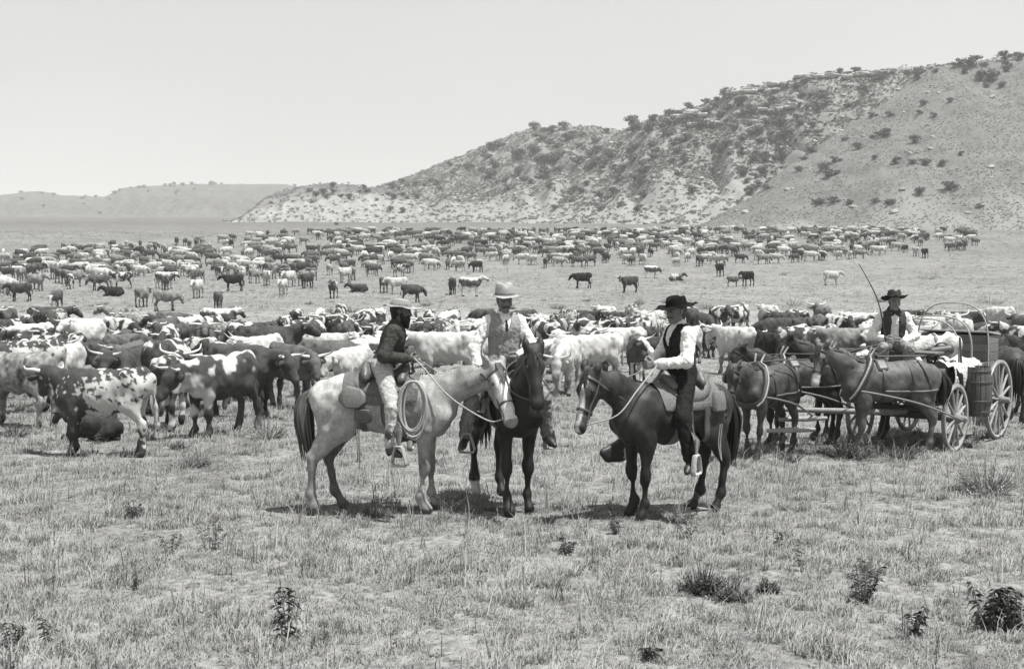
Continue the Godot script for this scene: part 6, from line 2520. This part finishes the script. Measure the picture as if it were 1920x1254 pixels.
	bk.tube(arc(Vector3(0.08, 0.01, 0.23), Vector3(0.30, 0.05, 0.24), Vector3(0, 0.06, 0), 8), [0.012], 5, grey(0.03))
	obj("handle", bk, M.leather, po)
	# the tarpaulin over the load and down the near side
	var tarp := thing("tarpaulin", "white canvas tarpaulin heaped over the load and hanging down the wagon's side", "tarpaulin", p0, heading)
	tarp.rotation = t.rotation
	var rows := []
	for a in 40:
		var row := []
		var s := a / 39.0
		for b in 44:
			var m := b / 43.0
			var x := lerpf(-0.10, -1.35, m)
			var q: Vector3
			var bulge := nz.get_noise_2d(x * 1.5, s * 2.0) * 0.10
			if s < 0.55:
				q = Vector3(x, 1.34 + bulge + 0.05 * sin(s * 6.0), lerpf(0.5, -0.62, s / 0.55))
			else:
				var dr := (s - 0.55) / 0.45
				var hang := 0.30 + 0.16 * sin(m * 5.0) + 0.25 * exp(-pow((m - 0.12) / 0.10, 2.0))
				q = Vector3(x + nz.get_noise_2d(x * 3.0, 8.0) * 0.03 * dr, 1.34 + bulge * (1.0 - dr) - dr * hang, -0.63 - 0.05 * sin(dr * PI) - nz.get_noise_2d(x * 2.6, 5.0) * 0.09 * dr - 0.03)
			q += Vector3(0, nz.get_noise_2d(x * 4.0, s * 6.0) * 0.03, 0)
			row.append(q)
		rows.append(row)
	var tp := Shape.new()
	tp.sheet(rows, grey(0.62))
	obj("cloth", tp, M.canvas, tarp)
	# sacks and a white cloth by the driver's knees
	var sack := body([bone(Vector3(0.42, 1.22, 0.42), Vector3(0.52, 1.38, 0.50), 0.20, 0.16, 0.8), bone(Vector3(0.3, 1.15, 0.3), Vector3(0.3, 1.2, 0.62), 0.17, 0.17)], 0.02, 0.02)
	for k in sack.v.size():
		sack.v[k] += sack.n[k] * nz.get_noise_3dv(sack.v[k] * 1.2) * 0.04
	sack.smooth(0)
	sack.paint(func(_v, _n): return grey(0.62))
	var so := thing("flour_sack", "white sack on the wagon's front corner beside the driver's knee", "sack", p0, heading)
	so.rotation = t.rotation
	obj("sack", sack, M.canvas, so)
	var neck := Shape.new()
	neck.tube([Vector3(0.50, 1.50, 0.48), Vector3(0.53, 1.58, 0.51), Vector3(0.55, 1.62, 0.52)], [0.05, 0.03, 0.055], 10, grey(0.6))
	obj("tied_neck", neck, M.canvas, so)
	# a coat hanging under the tarpaulin
	var coat := body([bone(Vector3(-0.22, 1.20, -0.66), Vector3(-0.26, 0.72, -0.66), 0.09, 0.13, 0.5), bone(Vector3(-0.42, 1.15, -0.64), Vector3(-0.45, 0.85, -0.66), 0.07, 0.08, 0.5)], 0.018, 0.018)
	for k in coat.v.size():
		coat.v[k] += coat.n[k] * nz.get_noise_3d(coat.v[k].x * 3.0, coat.v[k].y, 0.0) * 0.04
	coat.smooth(0)
	coat.paint(func(v: Vector3, _n): return grey(0.03 if v.y > 0.9 else 0.30))
	var co := thing("coat", "dark coat hanging over the wagon's side under the white tarpaulin", "coat", p0, heading)
	co.rotation = t.rotation
	obj("cloth", coat, M.cloth, co)
	var slv := body([bone(Vector3(-0.34, 1.16, -0.70), Vector3(-0.36, 0.80, -0.72), 0.05, 0.045)], 0.015, 0.01)
	slv.paint(func(_v, _n): return grey(0.03))
	obj("sleeve", slv, M.cloth, co)
	# ---- the driver
	var seat := t.transform * Vector3(0.16, 1.545, 0.20)
	var h2 := 262.0
	make_person("young man in dark curled hat, vest and white shirt driving the wagon", seat, h2, {
		"size": 1.08, "lean": 4.0, "twist": 4.0, "head_turn": 8.0, "head_nod": 2.0, "skin": 0.17, "hair": 0.03, "shirt": 0.72, "vest": 0.06, "vest_open": true, "trousers": 0.28, "boots": 0.03, "neckerchief": 0.05,
		"elbow": [Vector3(0.06, 0.20, -0.31), Vector3(0.05, 0.20, 0.30)], "wrist": [Vector3(0.27, 0.14, -0.11), Vector3(0.29, 0.17, 0.15)], "palm": [Vector3(0, -0.2, 1), Vector3(0, -0.2, -1)], "thumb": [Vector3.UP, Vector3.UP], "curl": [64.0, 66.0],
		"hip": [Vector3(0.03, 0.05, -0.10), Vector3(0.03, 0.05, 0.10)], "knee": [Vector3(0.40, 0.05, -0.17), Vector3(0.40, 0.05, 0.19)], "ankle": [Vector3(0.33, -0.39, -0.15), Vector3(0.33, -0.39, 0.17)], "toe": [Vector3(0.49, -0.43, -0.18), Vector3(0.49, -0.43, 0.2)],
		"hat": {"brim": 0.19, "crown": 0.115, "grey": 0.045, "curl": 0.5, "droop": -0.1, "pinch": 0.5, "sits": 0.060, "tip": 14.0}})
	var hand := seat + Basis(Vector3.UP, deg_to_rad(h2)) * Vector3(0.35, 0.19, 0.15)
	var wh := thing("whip", "long thin whip held upright in the wagon driver's hand", "whip", hand, 0.0)
	var ws := Shape.new()
	ws.tube(curve([Vector3(0.02, -0.2, 0.0), Vector3(-0.01, 0.0, 0), Vector3(-0.14, 0.60, 0.0), Vector3(-0.44, 1.16, 0.0)], 5), [0.015, 0.015, 0.014, 0.013, 0.013, 0.012, 0.012, 0.011, 0.011, 0.010, 0.009, 0.009, 0.008, 0.007, 0.006, 0.005], 6, grey(0.03))
	obj("stock", ws, M.leather, wh)
	driver_hand = seat + Basis(Vector3.UP, deg_to_rad(h2)) * Vector3(0.34, 0.17, 0.0)


var driver_hand := Vector3.ZERO


# ---------------------------------------------------------------- the team
func harness(h: Dictionary, trace: float) -> void:
	var n: Node3D = h.node
	var b: Array = h.bones
	var lea := grey(0.05)
	# collar: a padded ring round the neck's root
	var c0 := Vector3(0.50, 1.16, 0)
	var ax := Vector3(0.86, 0.50, 0).normalized()
	var ring := []
	var up := Vector3(-0.5, 0.86, 0).normalized()
	for k in 25:
		var a := TAU * k / 24.0
		var d := up * cos(a) + Vector3.BACK * sin(a)
		ring.append(surface_from(b, 0.022, c0, d, 0.6) + d * 0.02)
	var co := Shape.new()
	co.tube(ring, [0.055], 10, grey(0.035))
	var cn := obj("collar", co, M.leather, n)
	for s in [-1.0, 1.0]:
		var hm := Shape.new()
		var pts := []
		for k in 10:
			var a: float = lerpf(0.12, 2.6, k / 9.0) * s
			var d := up * cos(a) + Vector3.BACK * sin(a)
			pts.append(surface_from(b, 0.022, c0, d, 0.6) + d * 0.075 + ax * 0.03)
		pts.insert(0, pts[0] + up * 0.14 + Vector3(0, 0, s * 0.03))
		hm.tube(pts, [0.016], 6, grey(0.40))
		obj("hame", hm, M.wood, cn)
	obj("belly_band", strap_ring(b, 0.022, Vector3(0.16, 1.10, 0), Vector3.RIGHT, 0.05, 0.014, lea, 32), M.leather, n)
	var pad := wrap_sheet(b, 0.022, 0.08, 0.24, -0.7, 0.7, 0.03, grey(0.08), 0.05)
	obj("back_pad", pad, M.leather, n)
	var st := Shape.new()
	for s in [-1.0, 1.0]:
		# hip straps and breeching
		st.tube(skin_line(b, 0.022, [Vector3(-0.40, 1.45, s * 0.03), Vector3(-0.46, 1.30, s * 0.25), Vector3(-0.58, 1.0, s * 0.3)], 0.006, 6), [0.012], 5, lea)
		st.tube(skin_line(b, 0.022, [Vector3(-0.25, 1.45, s * 0.03), Vector3(-0.26, 1.30, s * 0.25), Vector3(-0.32, 1.0, s * 0.3)], 0.006, 6), [0.012], 5, lea)
		st.tube(skin_line(b, 0.022, [Vector3(0.16, 1.0, s * 0.3), Vector3(-0.2, 0.99, s * 0.3), Vector3(-0.58, 1.0, s * 0.3), Vector3(-0.74, 1.02, s * 0.16), Vector3(-0.80, 1.02, s * 0.02)], 0.008, 6), [0.018], 5, grey(0.10))
		# trace
		st.tube(curve([Vector3(0.60, 1.02, s * 0.27), Vector3(0.16, 0.94, s * 0.31), Vector3(-0.4, 0.80, s * 0.32), Vector3(-1.05, trace, s * 0.27)], 6), [0.016], 6, grey(0.16))
	st.tube(skin_line(b, 0.022, [Vector3(0.2, 1.5, 0.0), Vector3(-0.2, 1.5, 0.0), Vector3(-0.55, 1.5, 0.0)], 0.008, 6), [0.014], 5, lea)
	obj("harness_strap", st, M.leather, n)
	bridle(n, h.head, b, grey(0.04), true)


func build_team() -> void:
	rng.seed = 909
	var nz := mottled(14, 4.0)
	var paint := func(base: float, legs: float, muzzle: float, f: Dictionary) -> Callable:
		return func(v: Vector3, _n) -> Color:
			var x: float = base * (1.0 + 0.6 * nz.get_noise_3d(v.x, v.y, v.z) + 0.4 * nz.get_noise_3d(v.x * 5.0, v.y * 4.0, v.z * 5.0))
			x = lerpf(x, legs, smoothstep(0.75, 0.4, v.y))
			var q: Vector3 = v - f.o
			if v.x > 0.95 and q.dot(f.h) > 0.42:
				x = muzzle
			if v.y < 0.07:
				x = 0.03
			return grey(x)
	var animals := [
		# across, how far, heading, poll, muzzle, legs, tone, leg tone, muzzle tone, size, ear, label
		[1668, 18.35, 186, Vector3(1.08, 1.62, -0.04), Vector3(1.27, 1.10, -0.22), [3, -6, 5, -8], 0.085, 0.10, 0.40, 0.98, 0.0, "brown pale-nosed wheel horse in harness nearest the wagon, facing left"],
		[1592, 20.4, 192, Vector3(1.06, 1.66, 0.02), Vector3(1.34, 1.16, 0.1), [0, 3, 2, -4], 0.03, 0.025, 0.05, 1.0, 0.3, "dark wheel horse half hidden behind the brown pale-nosed one"],
		[1440, 18.15, 230, Vector3(1.10, 1.46, -0.02), Vector3(1.28, 0.94, -0.06), [4, -3, 2, -10], 0.05, 0.035, 0.12, 0.94, 1.2, "brown lead mule in harness just behind the bay saddle horse's tail"],
		[1500, 19.35, 196, Vector3(1.06, 1.58, 0.0), Vector3(1.33, 1.10, 0.05), [2, 0, 3, -3], 0.025, 0.02, 0.05, 0.97, 0.6, "dark lead horse whose head shows over the lead mule's back"]]
	var heads := []
	for q in animals:
		var o := {"poll": q[3], "muzzle": q[4], "legs": q[5], "size": q[9], "ear": q[10], "hair": grey(0.012), "mane_length": 0.07, "tail_length": 0.5, "falls": -1.0}
		o.paint = paint.call(q[6], q[7], q[8], horse_head(o))
		var h := make_horse("harness_horse", q[11], "horse" if not "mule" in q[11] else "mule", spot(q[0], q[1]), q[2], o, "")
		harness(h, 0.55)
		heads.append(h)
	# driving lines from the hands to the bits
	for k in 4:
		var ln := thing("driving_line", "dark driving line from the driver's hands to the " + ["brown pale-nosed wheel horse", "dark far wheel horse", "brown lead mule", "dark far lead horse"][k], "rein", Vector3.ZERO, 0.0)
		var tr: Transform3D = heads[k].node.transform
		var s := Shape.new()
		var bit: Vector3 = tr * head_at(heads[k].head, 0.47, -0.05, 0.07)
		var back: Vector3 = tr * Vector3(0.35, 1.52, 0.04)
		s.tube(curve([driver_hand, back.lerp(driver_hand, 0.45) + Vector3(0, -0.08, 0), back, tr * Vector3(0.75, 1.44, 0.20), bit], 6), [0.009], 5, grey(0.06))
		obj("strap", s, M.leather, ln)
	# loose horses at the right edge
	for q in [[1893, 23.2, 78, 0.035, "dark loose horse tail on behind the wagon at the right edge"], [1955, 24.6, 110, 0.028, "second dark loose horse cut off by the right edge"]]:
		var o := {"poll": Vector3(1.12, 1.48, 0.04), "muzzle": Vector3(1.42, 1.05, 0.1), "legs": [3, -3, 4, -5], "hair": grey(0.01), "falls": 1.0, "cell": 0.03}
		o.paint = paint.call(q[3], q[3] * 0.8, q[3], horse_head(o))
		make_horse("loose_horse", q[4], "horse", spot(q[0], q[1]), q[2], o, "")
